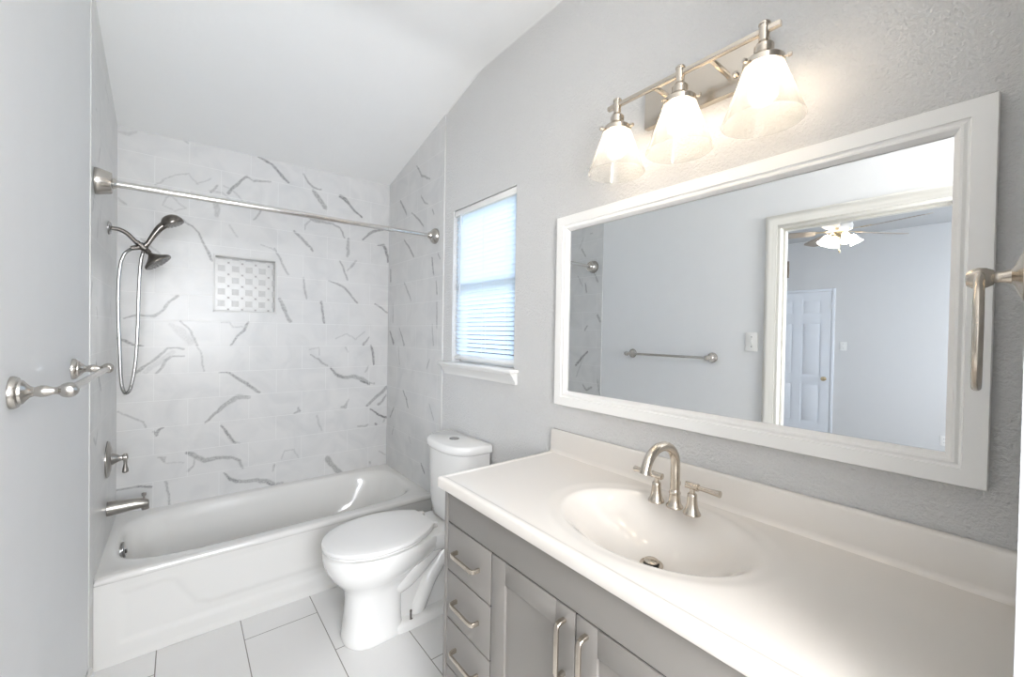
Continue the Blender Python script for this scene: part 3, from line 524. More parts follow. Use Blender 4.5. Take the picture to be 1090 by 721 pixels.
for a in ((-3.4, -3.34, .85, 2.25), (-1.66, -1.6, .85, 2.25), (-3.34, -1.66, .85, .91), (-3.34, -1.66, 2.19, 2.25), (-3.34, -1.66, 1.53, 1.57)): mb.box(a[0], a[1], BY0 - .08, BY0 - .03, a[2], a[3], .003)
w2 = struct(mb.build('window_2_unseen', M['trim']))  # unseen window, put in to bring light into the bedroom
mb = MB(); mb.box(-3.37, -1.63, BY0 - .06, BY0 - .056, .88, 2.22); struct(mb.build('window_pane', M['glass'], w2, smooth=False))
# six-panel door on the far wall
dy0, dy1, dz1 = 1.625, 2.385, 2.03; xf = BX + .012
mb = MB()
core_x0, core_x1 = BX + .001, xf
mb.box(core_x0, xf - .006, dy0, dy1, .01, dz1)
st = .105; cm = .10; ph = (dy1 - dy0 - 2 * st - cm) / 2
rows = ((.24, .78), (.88, 1.62), (1.72, 1.93))
mb.box(xf - .006, xf, dy0, dy0 + st, .01, dz1); mb.box(xf - .006, xf, dy1 - st, dy1, .01, dz1); mb.box(xf - .006, xf, dy0 + st + ph, dy1 - st - ph, .01, dz1)
for z0, z1 in ((.01, .24), (.78, .88), (1.62, 1.72), (1.93, dz1)):
    for ya in (dy0 + st, dy1 - st - ph): mb.box(xf - .006, xf, ya, ya + ph, z0, z1)
for z0, z1 in rows:
    for ya in (dy0 + st, dy1 - st - ph): mb.box(xf - .006, xf - .001, ya + .022, ya + ph - .022, z0 + .022, z1 - .022, .004, 2)
d2 = struct(mb.build('door_2', M['door']))
mb = MB(); mb.lathe([(.026, 0), (.026, .004), (.011, .008), (.011, .03), (.022, .036), (.029, .05), (.025, .062), (.01, .068)], (xf, dy0 + .06, .86), (1, 0, 0), 20); struct(mb.build('door_handle', M['brass'], d2))
mb = MB(); cw = .035
for a in ((dy0 - cw - .004, dy0 - .004, 0, dz1 + .004 + cw), (dy1 + .004, dy1 + .004 + cw, 0, dz1 + .004 + cw), (dy0 - .004, dy1 + .004, dz1 + .004, dz1 + .004 + cw)):
    mb.box(BX, BX + .016, a[0], a[1], a[2], a[3], .004)
mb.box(BX + .014, BX + .02, dy0 - .012, dy0 + .002, 1.80, 1.88)
struct(mb.build('trim_5', M['door']))
def wall_plate(name, label, x, y, z, kind, parent=None):
    t = thing(name, label, 'light switch' if kind == 'switch' else 'outlet', (x, y, z))
    mb = MB(); mb.box(x, x + .006, y - .036, y + .036, z - .058, z + .058, .0025); mb.build('cover_plate', M['plate'], t)
    mb = MB()
    if kind == 'switch':
        mb.box(x + .005, x + .0075, y - .006, y + .006, z - .013, z + .013, .001); mb.box(x + .006, x + .017, y - .004, y + .004, z + .000, z + .008, .001); mb.build('toggle', M['plate'], t)
    else:
        mb.box(x + .0055, x + .008, y - .016, y + .016, z - .035, z + .035, .003); mb.build('receptacle', M['plate'], t)
        for dz in (-.021, .021):
            for dy in (-.006, .006): mb = MB(); mb.box(x + .0078, x + .0085, y + dy - .0012, y + dy + .0012, z + dz - .004, z + dz + .006); mb.build('slot', M['black'], t)
    for dz in ((-.03, .03) if kind == 'switch' else (0,)): mb = MB(); mb.lathe([(.0032, 0), (.0032, .0012), (.002, .002)], (x + .0058, y, z + dz), (1, 0, 0), 10); mb.build('screw', M['steel'], t)
    return t
wall_plate('light_switch', 'white toggle light switch plate on the bathroom wall between towel bar and doorway', -.002, 1.062, 1.372, 'switch')
wall_plate('light_switch', 'small white switch plate on the bedroom wall beside the six-panel door', BX, 1.49, 1.305, 'switch')
wall_plate('wall_outlet', 'white electrical outlet low on the far bedroom wall', BX, .553, .262, 'outlet')
# ceiling fan
fc = Vector((-2.4, 1.19, 2.74))
fan = thing('ceiling_fan', 'five-blade ceiling fan with lit glass shades in the bedroom beyond the doorway', 'ceiling fan', fc)
mb = MB(); mb.lathe([(.065, 0), (.065, -.02), (.045, -.05), (.015, -.055), (.015, -.15), (.05, -.155), (.095, -.175), (.105, -.21), (.10, -.245), (.06, -.26), (.045, -.265)], fc, (0, 0, 1), 32); mb.build('motor_housing', M['trim'], fan)
mb = MB(); mb.lathe([(.045, -.26), (.05, -.275), (.05, -.30), (.03, -.315), (.01, -.325)], fc, (0, 0, 1), 24)
for k in range(4):
    a = k * PI / 2 + .95; d = Vector((math.cos(a), math.sin(a), 0))
    mb.tube(bez([fc + d * .03 + Vector((0, 0, -.29)), fc + d * .07 + Vector((0, 0, -.28)), fc + d * .10 + Vector((0, 0, -.305))], 5), .008, 8)
mb.build('light_kit', M['brass'], fan)
for k in range(5):
    a = math.radians(143 + 72 * k); d = Vector((math.cos(a), math.sin(a), 0)); n = Vector((-d.y, d.x, 0)); zt = Vector((0, 0, 1))
    tl = math.radians(-12); wv = n * math.cos(tl) + zt * math.sin(tl)
    out = [(.20, .045), (.26, .058), (.45, .066), (.64, .068), (.685, .055), (.70, .03)]
    P = [(u, w) for u, w in out] + [(u, -w) for u, w in out[::-1]]
    mb = MB(); base = fc + Vector((0, 0, -.262))
    mb.loft([[base + d * u + wv * w + zt * s for u, w in P] for s in (-.003, .003)]); b_ = mb.build('blade', M['fan_blade'], fan)
    mb = MB(); mb.loft([[base + d * u + wv * w + zt * s for u, w in ((.08, .012), (.17, .014), (.24, .034), (.27, .0), (.24, -.034), (.17, -.014), (.08, -.012))] for s in (.003, .008)]); mb.build('blade_bracket', M['brass'], b_)
for k in range(4):
    a = k * PI / 2 + .95; d = Vector((math.cos(a), math.sin(a), 0)); ax = (d * .55 + Vector((0, 0, -1))).normalized()
    o_ = fc + d * .10 + Vector((0, 0, -.30))
    mb = MB(); mb.lathe([(.018, 0), (.026, .015), (.034, .045), (.042, .07), (.056, .095), (.052, .096), (.038, .07), (.03, .045), (.015, .01)], o_, ax, 24); mb.build('glass_shade', M['fan_glass'], fan)
mb = MB(); mb.tube([fc + Vector((0, 0, -.32)), fc + Vector((0, 0, -.44))], .0012, 6); mb.lathe([(.003, 0), (.007, -.012), (.008, -.03), (.004, -.038)], fc + Vector((0, 0, -.44)), (0, 0, 1), 12); mb.build('pull_chain', M['brass'], fan)
vt = thing('ceiling_vent', 'narrow slotted air vent in the bedroom ceiling beyond the fan', 'vent', (-3.08, .71, BZ))
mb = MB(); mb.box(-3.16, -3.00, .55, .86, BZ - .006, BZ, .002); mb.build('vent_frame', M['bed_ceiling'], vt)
mb = MB()
for k in range(5): mb.box(-3.145 + k * .028, -3.135 + k * .028, .565, .845, BZ - .0075, BZ - .0055)
mb.build('vent_slots', M['black'], vt)
# ------------------------------------------------------------------ bathtub
YF = 2.326; TX0, TX1 = .0004, 1.5136; TY1 = YB - .003
tub = thing('bathtub', 'white alcove bathtub with embossed apron under the marble tiled walls', 'bathtub', (.757, 2.70, 0))
cx_, cyy = .757, 2.708
angs = sorted(set([2 * PI * k / 112 for k in range(112)] + [math.atan2(sy, sx) % (2 * PI) for sx, sy in ((TX1 - cx_, TY1 - cyy), (TX0 - cx_, TY1 - cyy), (TX0 - cx_, YF - cyy), (TX1 - cx_, YF - cyy))]))
def rect_ring(ins, z):
    out = []
    for a in angs:
        c, s_ = math.cos(a), math.sin(a)
        tx = ((TX1 if c > 0 else TX0) - cx_) / c if abs(c) > 1e-9 else 1e9
        ty = ((TY1 if s_ > 0 else YF + ins) - cyy) / s_ if abs(s_) > 1e-9 else 1e9
        t = min(tx, ty); out.append((cx_ + c * t, cyy + s_ * t, z))
    return out
def sup_ring(ox, oy, a, b, n, z):
    out = []
    for t in angs:
        c, s_ = math.cos(t), math.sin(t); r = (abs(c / a) ** n + abs(s_ / b) ** n) ** (-1 / n); out.append((ox + c * r, oy + s_ * r, z))
    return out
mb = MB()
rings = [rect_ring(.012, .30), rect_ring(.010, .338), rect_ring(.002, .347), rect_ring(0, .356), rect_ring(.003, .367), rect_ring(.010, .3735), rect_ring(.02, .3745)]
for L_, R_, b_, n_, z_ in ((.034, 1.476, .322, 5.0, .3735), (.041, 1.469, .314, 4.7, .371), (.049, 1.459, .304, 4.4, .362), (.054, 1.450, .297, 4.2, .345), (.062, 1.425, .287, 4.0, .28), (.075, 1.375, .275, 3.8, .20),
                           (.098, 1.325, .262, 3.6, .13), (.130, 1.28, .245, 3.4, .095), (.18, 1.23, .215, 3.2, .082), (.40, 1.0, .12, 2.6, .078)):
    rings.append(sup_ring((L_ + R_) / 2, 2.713, (R_ - L_) / 2, b_, n_, z_))
mb.loft(rings, False, True); mb.build('basin', M['acrylic'], tub, angle=50)
poly = [(.080, .086), (.080, .290), (.225, .297), (.262, .280), (.300, .215), (.335, .160), (.385, .140), (.757, .140)]
poly = poly + [(1.514 - x, z) for x, z in poly[::-1][1:]]
PX = np.array(poly)
def sdist(U, Z):
    ins = np.zeros(U.shape, bool); D = np.full(U.shape, 9.)
    n = len(PX)
    for i in range(n):
        (ax, az), (bx, bz) = PX[i], PX[(i + 1) % n]
        dx, dz = bx - ax, bz - az; t = np.clip(((U - ax) * dx + (Z - az) * dz) / (dx * dx + dz * dz), 0, 1)
        D = np.minimum(D, np.hypot(U - ax - t * dx, Z - az - t * dz))
        cond = ((az > Z) != (bz > Z)) & (U < (bx - ax) * (Z - az) / (bz - az + 1e-12) + ax); ins ^= cond
    return np.where(ins, D, -D)
us = np.linspace(TX0, TX1, 220); zs = np.linspace(0.001, .345, 60); UU, ZZ = np.meshgrid(us, zs, indexing='ij')
sd = sdist(UU, ZZ); t = np.clip((sd + .016) / .032, 0, 1); t = t * t * (3 - 2 * t)
t2 = np.clip((ZZ - .315) / .03, 0, 1)
YY = YF + .006 +   .006 * t - .003 * t2 - .004 * np.clip((.03 - ZZ) / .03, 0, 1)
mb = MB(); nz = len(zs)
mb.v = [(float(a), float(b), float(c)) for a, b, c in zip(UU.ravel(), YY.ravel(), ZZ.ravel())]
for i in range(len(us) - 1):
    for j in range(nz - 1): mb.f.append([i * nz + j, (i + 1) * nz + j, (i + 1) * nz + j + 1, i * nz + j + 1]); mb.mi.append(0)
mb.add([(TX0, YF + .02, .001), (TX1, YF + .02, .001), (TX1, YF + .02, .345), (TX0, YF + .02, .345)], [[0, 1, 2, 3]])
mb.build('apron', M['tub_apron'], tub, angle=60)
mb = MB(); o_ = Vector((.0585, 2.70, .325)); ax = Vector((1, 0, .12)).normalized()
mb.lathe([(.037, 0), (.037, .004), (.034, .008), (.012, .009)], o_, ax, 28)
mb.tube([o_ + ax * .007, o_ + ax * .012, o_ + ax * .013 + Vector((0, 0, -.018))], .004, 8)
mb.build('overflow_plate', M['steel'], tub)

# ------------------------------------------------------------------ shower and tub plumbing (end wall, centre line y = 2.72)
PY = 2.72
sh = thing('wall_shower', 'dark nickel fixed shower head on a bent arm from the left tiled wall', 'shower head', (0, PY, 1.865))
mb = MB(); mb.lathe([(.031, .001), (.031, .004), (.026, .010), (.012, .014)], (0, PY, 1.865), (1, 0, 0), 28); mb.build('wall_flange', M['steel'], sh)
mb = MB(); mb.tube(bez([(.008, PY, 1.865), (.035, PY, 1.865), (.062, PY, 1.852), (.085, PY, 1.828), (.106, PY, 1.803)], 6), .0095, 14); mb.build('shower_arm', M['dark_nickel'], sh)
J = Vector((.125, PY, 1.790))
mb = MB(); dn = Vector((.72, 0, -.69)).normalized()
mb.tube([J - dn * .034, J - dn * .022, J - dn * .020, J + dn * .012, J + dn * .015], [.0115, .0115, .0165, .0165, .012], 18)
mb.tube([J + Vector((-.045, 0, -.010)), J + Vector((-.010, 0, .002))], [.0105, .013], 14)
mb.tube([J, J + Vector((.016, -.004, .022))], [.014, .011], 14); mb.build('diverter', M['dark_nickel'], sh)
hd = Vector((.62, -.10, -.78)).normalized(); hb = J + dn * .012
mb = MB(); mb.lathe([(.010, 0), (.013, .006), (.013, .018), (.009, .022), (.012, .030), (.022, .040), (.040, .056), (.058, .068), (.061, .075), (.059, .081), (.050, .082)], hb, hd, 36); hdo = mb.build('spray_head', M['dark_nickel'], sh)
mb = MB()
q = hd.to_track_quat('Z', 'Y')
for rr, nn in ((.048, 18), (.034, 13), (.018, 8)):
    for k in range(nn):
        a = 2 * PI * k / nn; mb.lathe([(.0034, 0), (.0022, .004)], hb + hd * .081 + q @ Vector((rr * math.cos(a), rr * math.sin(a), 0)), hd, 6)
mb.build('nozzles', M['steel'], hdo)
hs = thing('hand_shower', 'dark nickel hand shower in its bracket with a long looping steel hose', 'hand shower', J)
mb = MB(); H = bez([J + Vector((.016, -.004, .020)), (.160, PY - .006, 1.850), (.185, PY - .008, 1.893), (.208, PY - .008, 1.918)], 6)
rad = [.0105 + .0075 * math.sin(min(1, i / (len(H) - 1)) * PI * .5) ** 2 for i in range(len(H))]
mb.tube(H, rad, 16); mb.build('handle', M['dark_nickel'], hs)
fc_ = Vector((.238, PY - .01, 1.922)); fd = Vector((.42, -.08, -.90)).normalized()
mb = MB(); mb.lathe([(.006, -.046), (.022, -.043), (.036, -.034), (.046, -.018), (.048, -.004), (.046, .002), (.040, .004)], fc_, fd, 32); ho = mb.build('spray_head', M['dark_nickel'], hs)
mb = MB(); q = fd.to_track_quat('Z', 'Y')
for rr, nn in ((.036, 14), (.022, 9), (.008, 4)):
    for k in range(nn):
        a = 2 * PI * k / nn; mb.lathe([(.0034, 0), (.0022, .004)], fc_ + fd * .003 + q @ Vector((rr * math.cos(a), rr * math.sin(a), 0)), fd, 6)
mb.build('nozzles', M['steel'], ho)
hp = bez([J + Vector((-.040, 0, -.010)), (.055, PY, 1.745), (.040, PY, 1.66), (.036, PY, 1.50), (.042, PY, 1.30), (.048, PY, 1.14), (.058, PY, 1.085), (.070, PY, 1.080), (.083, PY, 1.11), (.098, PY, 1.22), (.106, PY, 1.40), (.110, PY, 1.60), (.116, PY, 1.72), J + Vector((.001, 0, -.010))], 24)
mb = MB(); mb.tube(hp, [.0068 + .0008 * (i % 2) for i in range(len(hp))], 10); mb.build('hose', M['steel'], hs)

vl = thing('shower_valve', 'round nickel shower valve plate with a drop lever on the left tiled wall', 'shower valve', (0, PY, .767))
mb = MB(); mb.lathe([(.086, .001), (.086, .004), (.080, .009), (.062, .011), (.058, .014), (.034, .016)], (0, PY, .767), (1, 0, 0), 48); mb.build('trim_plate', M['valve'], vl)
mb = MB(); mb.lathe([(.030, .014), (.027, .022), (.017, .038), (.013, .048), (.013, .054), (.016, .058), (.016, .070), (.009, .074)], (0, PY, .767), (1, 0, 0), 28); mb.build('valve_stem', M['valve'], vl)
mb = MB(); mb.tube([(.064, PY, .785), (.064, PY, .779), (.064, PY, .76), (.064, PY, .735), (.064, PY, .712), (.064, PY, .697), (.064, PY, .692)], [.006, .009, .0075, .0065, .0105, .0115, .006], 14); mb.build('lever', M['valve'], vl)
sp_ = thing('tub_spout', 'nickel tub spout with a small diverter knob above the tub rim', 'tub spout', (0, PY, .530))
mb = MB(); rr = []
for x, zc_, a, b in ((.001, .530, .034, .034), (.010, .530, .034, .034), (.05, .531, .030, .030), (.10, .532, .027, .026), (.132, .530, .025, .023), (.148, .524, .022, .020), (.152, .520, .018, .016)):
    rr.append([(x, PY + a * math.cos(t), zc_ + b * math.sin(t)) for t in [2 * PI * k / 28 for k in range(28)]])
mb.loft(rr); mb.tube([(.136, PY, .52), (.138, PY, .497)], [.016, .015], 16); mb.build('spout_body', M['valve'], sp_)
mb = MB(); mb.tube([(.132, PY, .55), (.132, PY, .562), (.132, PY, .566), (.132, PY, .578), (.132, PY, .581)], [.004, .004, .0095, .0095, .005], 14); mb.build('diverter_knob', M['valve'], sp_)

# shower rod
rod = thing('shower_rod', 'bare metal shower curtain rod across the tub between the two side walls', 'shower rod', (.757, 2.33, 1.985))
zl_, zr_ = 1.979, 2.000
zz = lambda x: zl_ + (zr_ - zl_) * x / 1.52
mb = MB(); mb.tube([(.05, 2.33, zz(.05)), (1.22, 2.33, zz(1.22))], .0135, 20); mb.build('outer_tube', M['rod'], rod)
mb = MB(); mb.tube([(1.205, 2.33, zz(1.21)), (1.212, 2.33, zz(1.215)), (1.24, 2.33, zz(1.235)), (1.242, 2.33, zz(1.24)), (1.47, 2.33, zz(1.47))], [.0145, .0150, .0150, .0112, .0112], 20); mb.build('inner_tube', M['rod'], rod)
mb = MB(); mb.lathe([(.052, .001), (.053, .006), (.050, .020), (.043, .044), (.040, .050), (.022, .053), (.019, .060), (.015, .064)], (0, 2.33, zl_), (1, 0, 0), 40); mb.build('end_cup', M['towel_metal'], rod)
mb = MB(); mb.lathe([(.048, .001), (.048, .008), (.042, .020), (.030, .030), (.022, .034), (.020, .045), (.015, .052)], (TILE_R, 2.33, zr_), (-1, 0, 0), 40); mb.build('end_cup', M['towel_metal'], rod)

# towel bar on the left wall
tb = thing('towel_bar', 'brushed nickel towel bar on the grey left wall before the tub', 'towel bar', (0, 1.612, 1.26))
bx = .080; TZ = 1.260
def rosette_post(mb, x, y, z, d, L):
    mb.lathe([(.034, .0), (.034, .004), (.031, .010), (.026, .012), (.025, .016), (.018, .021), (.012, .026), (.0095, .032), (.0125, .042), (.0115, .050), (.0075, .060), (.0075, L - .020), (.010, L - .015)], (x, y, z), d, 32)
for yy in (1.302, 1.922):
    mb = MB(); rosette_post(mb, -.002, yy, TZ, (1, 0, 0), bx + .004); sgn = -1 if yy < 1.6 else 1
    mb.lathe([(.004, -.019), (.010, -.017), (.0150, -.010), (.0165, 0), (.0155, .009), (.011, .016), (.009, .019)], (bx, yy, TZ), (0, sgn * -1, 0), 24)
    mb.build('wall_post', M['towel_metal'], tb)
mb = MB(); mb.tube([(bx, 1.315, TZ), (bx, 1.910, TZ)], .0085, 18); mb.build('bar', M['towel_metal'], tb)

# towel ring on the wall beside the vanity
tr = thing('towel_ring', 'brushed nickel towel ring hanging beside the right end of the mirror', 'towel ring', (1.235, .0008, 1.497))
rx, rz = 1.235, 1.497
mb = MB(); mb.lathe([(.037, .0), (.037, .003), (.031, .006), (.019, .010), (.011, .014), (.0085, .022), (.0085, .032), (.011, .037)], (rx, .0008, rz), (0, 1, 0), 32)
mb.lathe([(.004, -.0165), (.011, -.015), (.0155, -.007), (.0168, 0), (.0155, .007), (.011, .0135), (.004, .015)], (rx, .047, rz), (0, 1, 0), 24)
mb.build('wall_post', M['nickel'], tr)
mb = MB(); R_ = .0865; th = math.atan2(.047, rx - .2685)
P = [(rx + R_ * math.cos(a) * math.cos(th), .047 + R_ * math.cos(a) * math.sin(th), rz - R_ + .004 + R_ * math.sin(a)) for a in [2 * PI * k / 72 for k in range(72)]]
mb.tube(P, .0060, 14, loop=True); mb.build('ring', M['nickel'], tr)

# ------------------------------------------------------------------ toilet
TC = 1.888
to = thing('toilet', 'white two-piece toilet with closed lid between the tub and the vanity', 'toilet', (1.15, TC, 0))
def egg(xf, xc, xb, hw, hwb, z, n=2.3, seg=72):
    """elongated outline: rounded front, flatter tapering rear"""
    out = []
    for k in range(seg):
        t = 2 * PI * k / seg; c, s_ = math.cos(t), math.sin(t)
        if c < 0: x = xc + (xc - xf) * -abs(c) ** (2 / n); y = hw * math.copysign(abs(s_) ** (2 / n), s_)
        else:
            e = 5.0; x = xc + (xb - xc) * abs(c) ** (2 / e); u = (x - xc) / (xb - xc)
            w = hw + (hwb - hw) * (u * u * (3 - 2 * u)); y = w * math.copysign(abs(s_) ** (2 / e), s_)
        out.append((x, TC + y, z))
    return out
mb = MB()
# pedestal flaring into the bowl
mb.loft([egg(.842, .96, 1.095, .112, .105, 0.001), egg(.838, .96, 1.098, .117, .108, .012), egg(.843, .96, 1.095, .113, .104, .03), egg(.850, .96, 1.09, .107, .10, .09), egg(.855, .965, 1.09, .103, .096, .17),
         egg(.852, .97, 1.10, .106, .094, .220), egg(.836, .98, 1.13, .120, .094, .252), egg(.812, .99, 1.18, .142, .098, .282), egg(.785, 1.0, 1.25, .167, .108, .315), egg(.768, 1.005, 1.30, .184, .118, .350), egg(.760, 1.01, 1.32, .191, .125, .385), egg(.760, 1.01, 1.32, .191, .126, .410), egg(.766, 1.01, 1.315, .186, .122, .420)], True, True)
# rear foot, narrow web and trapway bulge
mb.loft([egg(.99, 1.15, 1.395, .112, .104, .001, 3), egg(.99, 1.15, 1.395, .112, .104, .024, 3), egg(.995, 1.15, 1.39, .106, .098, .036, 3), egg(1.01, 1.15, 1.375, .085, .078, .042, 3)])
mb.loft([egg(1.0, 1.15, 1.37, .060, .060, .03, 3), egg(1.0, 1.15, 1.36, .050, .050, .08, 3), egg(1.0, 1.15, 1.35, .048, .048, .20, 3), egg(1.0, 1.15, 1.38, .060, .060, .30, 3), egg(1.0, 1.15, 1.42, .085, .085, .36, 3)])
for s in (-1, 1):
    mb.tube(bez([(1.05, TC + s * .040, .205), (1.12, TC + s * .046, .225), (1.19, TC + s * .050, .27), (1.26, TC + s * .055, .325), (1.31, TC + s * .06, .36)], 6), [.055 - .0008 * i for i in range(25)], 20)
    mb.tube(bez([(1.17, TC + s * .044, .030), (1.205, TC + s * .044, .10), (1.245, TC + s * .044, .18), (1.30, TC + s * .044, .25), (1.36, TC + s * .05, .33)], 6), .040, 18)
# rear deck under the tank
mb.loft([egg(1.17, 1.28, 1.40, .07, .07, .30, 3), egg(1.18, 1.30, 1.47, .115, .115, .345, 3), egg(1.19, 1.30, 1.49, .135, .14, .380, 4), egg(1.20, 1.30, 1.495, .135, .145, .4185, 4)])
mb.build('bowl', M['porcelain'], to, angle=60)
# seat and lid
def outline(z, ins=0., xb=1.250, seg=96):
    pts = []; n = 48
    for k in range(n + 1):
        u = k / n
        if u < .62:
            v = u / .62; a = v * PI / 2; pts.append((1.005 - (.249 - ins) * math.cos(a) ** .98, (.197 - ins) * math.sin(a) ** .94))
        else:
            v = (u - .62) / .38; x = 1.005 + (xb - 1.005) * v; w = .197 - .095 * v ** 2.3; pts.append((x, w - ins))
    pr_ = math.radians(4.0); x_t = .756
    rt = lambda x, y: (x_t + (x - x_t) * math.cos(pr_) - y * math.sin(pr_), TC + (x - x_t) * math.sin(pr_) + y * math.cos(pr_), z)
    L_ = [(x, TC + w, z) for x, w in pts]; R2 = [(x, TC - w, z) for x, w in pts[::-1][:-1]]
    return [rt(x, y - TC) for x, y, _ in L_ + R2]
mb = MB(); mb.loft([outline(.4212, .010), outline(.4235, .005), outline(.4315, .004), outline(.4335, .008)]); mb.build('seat_ring', M['seat'], to, angle=50)
mb = MB(); mb.loft([outline(.4352, .004), outline(.437, .001), outline(.446, .0), outline(.4515, .003), outline(.4545, .012), outline(.4565, .04), outline(.4575, .09)]); mb.build('seat_lid', M['seat'], to, angle=40)
for s in (-1, 1): mb = MB(); mb.box(1.245, 1.285, TC + .032 + s * .070 - .018, TC + .032 + s * .070 + .018, .4195, .444, .006); mb.build('seat_hinge', M['seat'], to)
def tank_ring(xf, hw, z, xb=1.500, r=.07):
    pts = []; n = 40
    pts.append((xb, -hw))
    for k in range(n + 1):
        a = -PI / 2 + PI * k / n; c, s_ = math.cos(a), math.sin(a)
        pts.append((xf + (1.44 - xf) * (1 - abs(c) ** (2 / 2.4)), hw * math.copysign(abs(s_) ** (2 / 2.8), s_)))
    pts.append((xb, hw))
    return [(x, TC + y, z) for x, y in pts]
mb = MB(); mb.loft([tank_ring(1.345, .155, .4175), tank_ring(1.328, .172, .435), tank_ring(1.318, .182, .50), tank_ring(1.310, .190, .65), tank_ring(1.306, .193, .795)]); mb.build('tank', M['porcelain'], to, angle=50)
mb = MB(); mb.loft([tank_ring(1.300, .198, .790, 1.503), tank_ring(1.292, .204, .795, 1.505), tank_ring(1.290, .206, .806, 1.505), tank_ring(1.291, .205, .822, 1.505), tank_ring(1.296, .201, .831, 1.503), tank_ring(1.306, .193, .835, 1.498)])
tl = mb.build('tank_lid', M['porcelain'], to, angle=50)
mb = MB(); mb.lathe([(.027, .0), (.027, .003), (.0245, .0045), (.023, .003)], (1.405, TC, .8345), (0, 0, 1), 32); mb.box(1.404, 1.406, TC - .022, TC + .022, .8375, .8395); mb.lathe([(.022, .002), (.022, .005), (.0, .0055)], (1.405, TC, .8345), (0, 0, 1), 32)
mb.build('flush_button', M['steel'], tl)
mb = MB(); mb.lathe([(.010, 0), (.010, .004), (.004, .005), (.004, .034), (.0055, .035), (.0055, .042), (.003, .044)], (1.128, TC - .088, .036), (0, 0, 1), 12); mb.build('floor_bolt', M['dark_nickel'], to)

# ------------------------------------------------------------------ vanity cabinet
VF = .985; VB = 1.514; VY0, VY1 = .012, 1.246; VZ = .866
va = thing('bathroom_vanity', 'grey painted bathroom vanity cabinet with drawers and shaker doors under the white counter', 'vanity cabinet', (1.25, .63, 0))
mb = MB()
mb.box(VF + .012, VB, VY1 - .018, VY1, .0, VZ); mb.box(VF + .012, VB, VY0, VY0 + .018, .0, VZ)   # end panels
mb.box(VF + .020, VB - .01, VY0 + .018, VY1 - .018, .10, .118); mb.box(VF + .09, VF + .105, VY0 + .018, VY1 - .018, 0, .10); mb.box(VB - .012, VB, VY0 + .018, VY1 - .018, .1, VZ)
mb.box(VF, VF + .020, 1.2265, VY1, .0, VZ, .001); mb.box(VF, VF + .020, VY0, .0315, .0, VZ, .001)       # front stiles
mb.build('cabinet_body', M['vanity'], va)
mb = MB(); ga, gb = VF + .0055, VF + .0165      # black strips that colour in the shade of the gaps between fronts
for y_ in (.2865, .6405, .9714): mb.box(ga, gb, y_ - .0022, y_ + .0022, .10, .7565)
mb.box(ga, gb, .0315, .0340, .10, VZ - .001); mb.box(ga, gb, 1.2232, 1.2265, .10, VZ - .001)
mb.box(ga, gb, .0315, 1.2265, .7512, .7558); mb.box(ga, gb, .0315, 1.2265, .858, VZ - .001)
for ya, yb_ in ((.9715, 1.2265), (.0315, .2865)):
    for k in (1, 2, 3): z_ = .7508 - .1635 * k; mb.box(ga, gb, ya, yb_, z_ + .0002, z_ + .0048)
mb.build('gap_shade_strips', M['black'], va)
mb = MB(); mb.box(VF + .001, VF + .017, .034, 1.223, .7560, .858, .0015); mb.build('false_front', M['vanity'], va)
def pull(name, c, horiz, L, parent):
    mb = MB(); cxp, cyp, czp = c; s = .027
    ax = Vector((0, 1, 0)) if horiz else Vector((0, 0, 1)); pr = Vector((0, 0, 1)) if horiz else Vector((0, 1, 0)); o_ = Vector(c); out = Vector((-1, 0, 0))
    # a flat bar whose ends bend back to the front
    path = [(-.5 * L, 0), (-.5 * L, s * .55), (-.5 * L + .003, s * .86), (-.5 * L + .010, s), (.5 * L - .010, s), (.5 * L - .003, s * .86), (.5 * L, s * .55), (.5 * L, 0)]
    rings = []
    for i, (a, d) in enumerate(path):
        a0 = path[max(i - 1, 0)]; a1 = path[min(i + 1, len(path) - 1)]
        t = (ax * (a1[0] - a0[0]) + out * (a1[1] - a0[1])).normalized(); nrm = t.cross(pr)
        w = .0064; h_ = .0036 if 2 < i < 5 else .0046
        P = o_ + ax * a + out * d
        rings.append([P + pr * (w * sx) + nrm * (h_ * sz) for sx, sz in ((-1, -.7), (-.8, -1), (.8, -1), (1, -.7), (1, .7), (.8, 1), (-.8, 1), (-1, .7))])
    mb.loft(rings); return mb.build(name, M['nickel'], parent)
def drawer(y0, y1, z0, z1):
    mb = MB(); mb.box(VF + .001, VF + .017, y0, y1, z0, z1, .0015); d = mb.build('drawer', M['vanity'], va)
    pull('handle', (VF + .001, (y0 + y1) / 2, (z0 + z1) / 2), True, .128, d)
for ya, yb_ in ((.9740, 1.2230), (.034, .2845)):
    for k in range(4):
        z1 = .7508 - .1635 * k; drawer(ya, yb_, z1 - .1585, z1)
for ya, yb_, hy in ((.6430, .9688, .675), (.3115 - .023, .6380, .606)):
    mb = MB(); z0, z1 = .1015, .7508; fw = .062
    mb.box(VF + .001, VF + .019, ya, ya + fw, z0, z1, .0012); mb.box(VF + .001, VF + .019, yb_ - fw, yb_, z0, z1, .0012)
    mb.box(VF + .001, VF + .019, ya + fw, yb_ - fw, z1 - fw, z1, .0012); mb.box(VF + .001, VF + .019, ya + fw, yb_ - fw, z0, z0 + fw, .0012)
    mb.box(VF + .0095, VF + .0168, ya + fw - .003, yb_ - fw + .003, z0 + fw - .003, z1 - fw + .003)
    d = mb.build('door', M['vanity'], va); pull('handle', (VF + .001, hy, .655), False, .128, d)

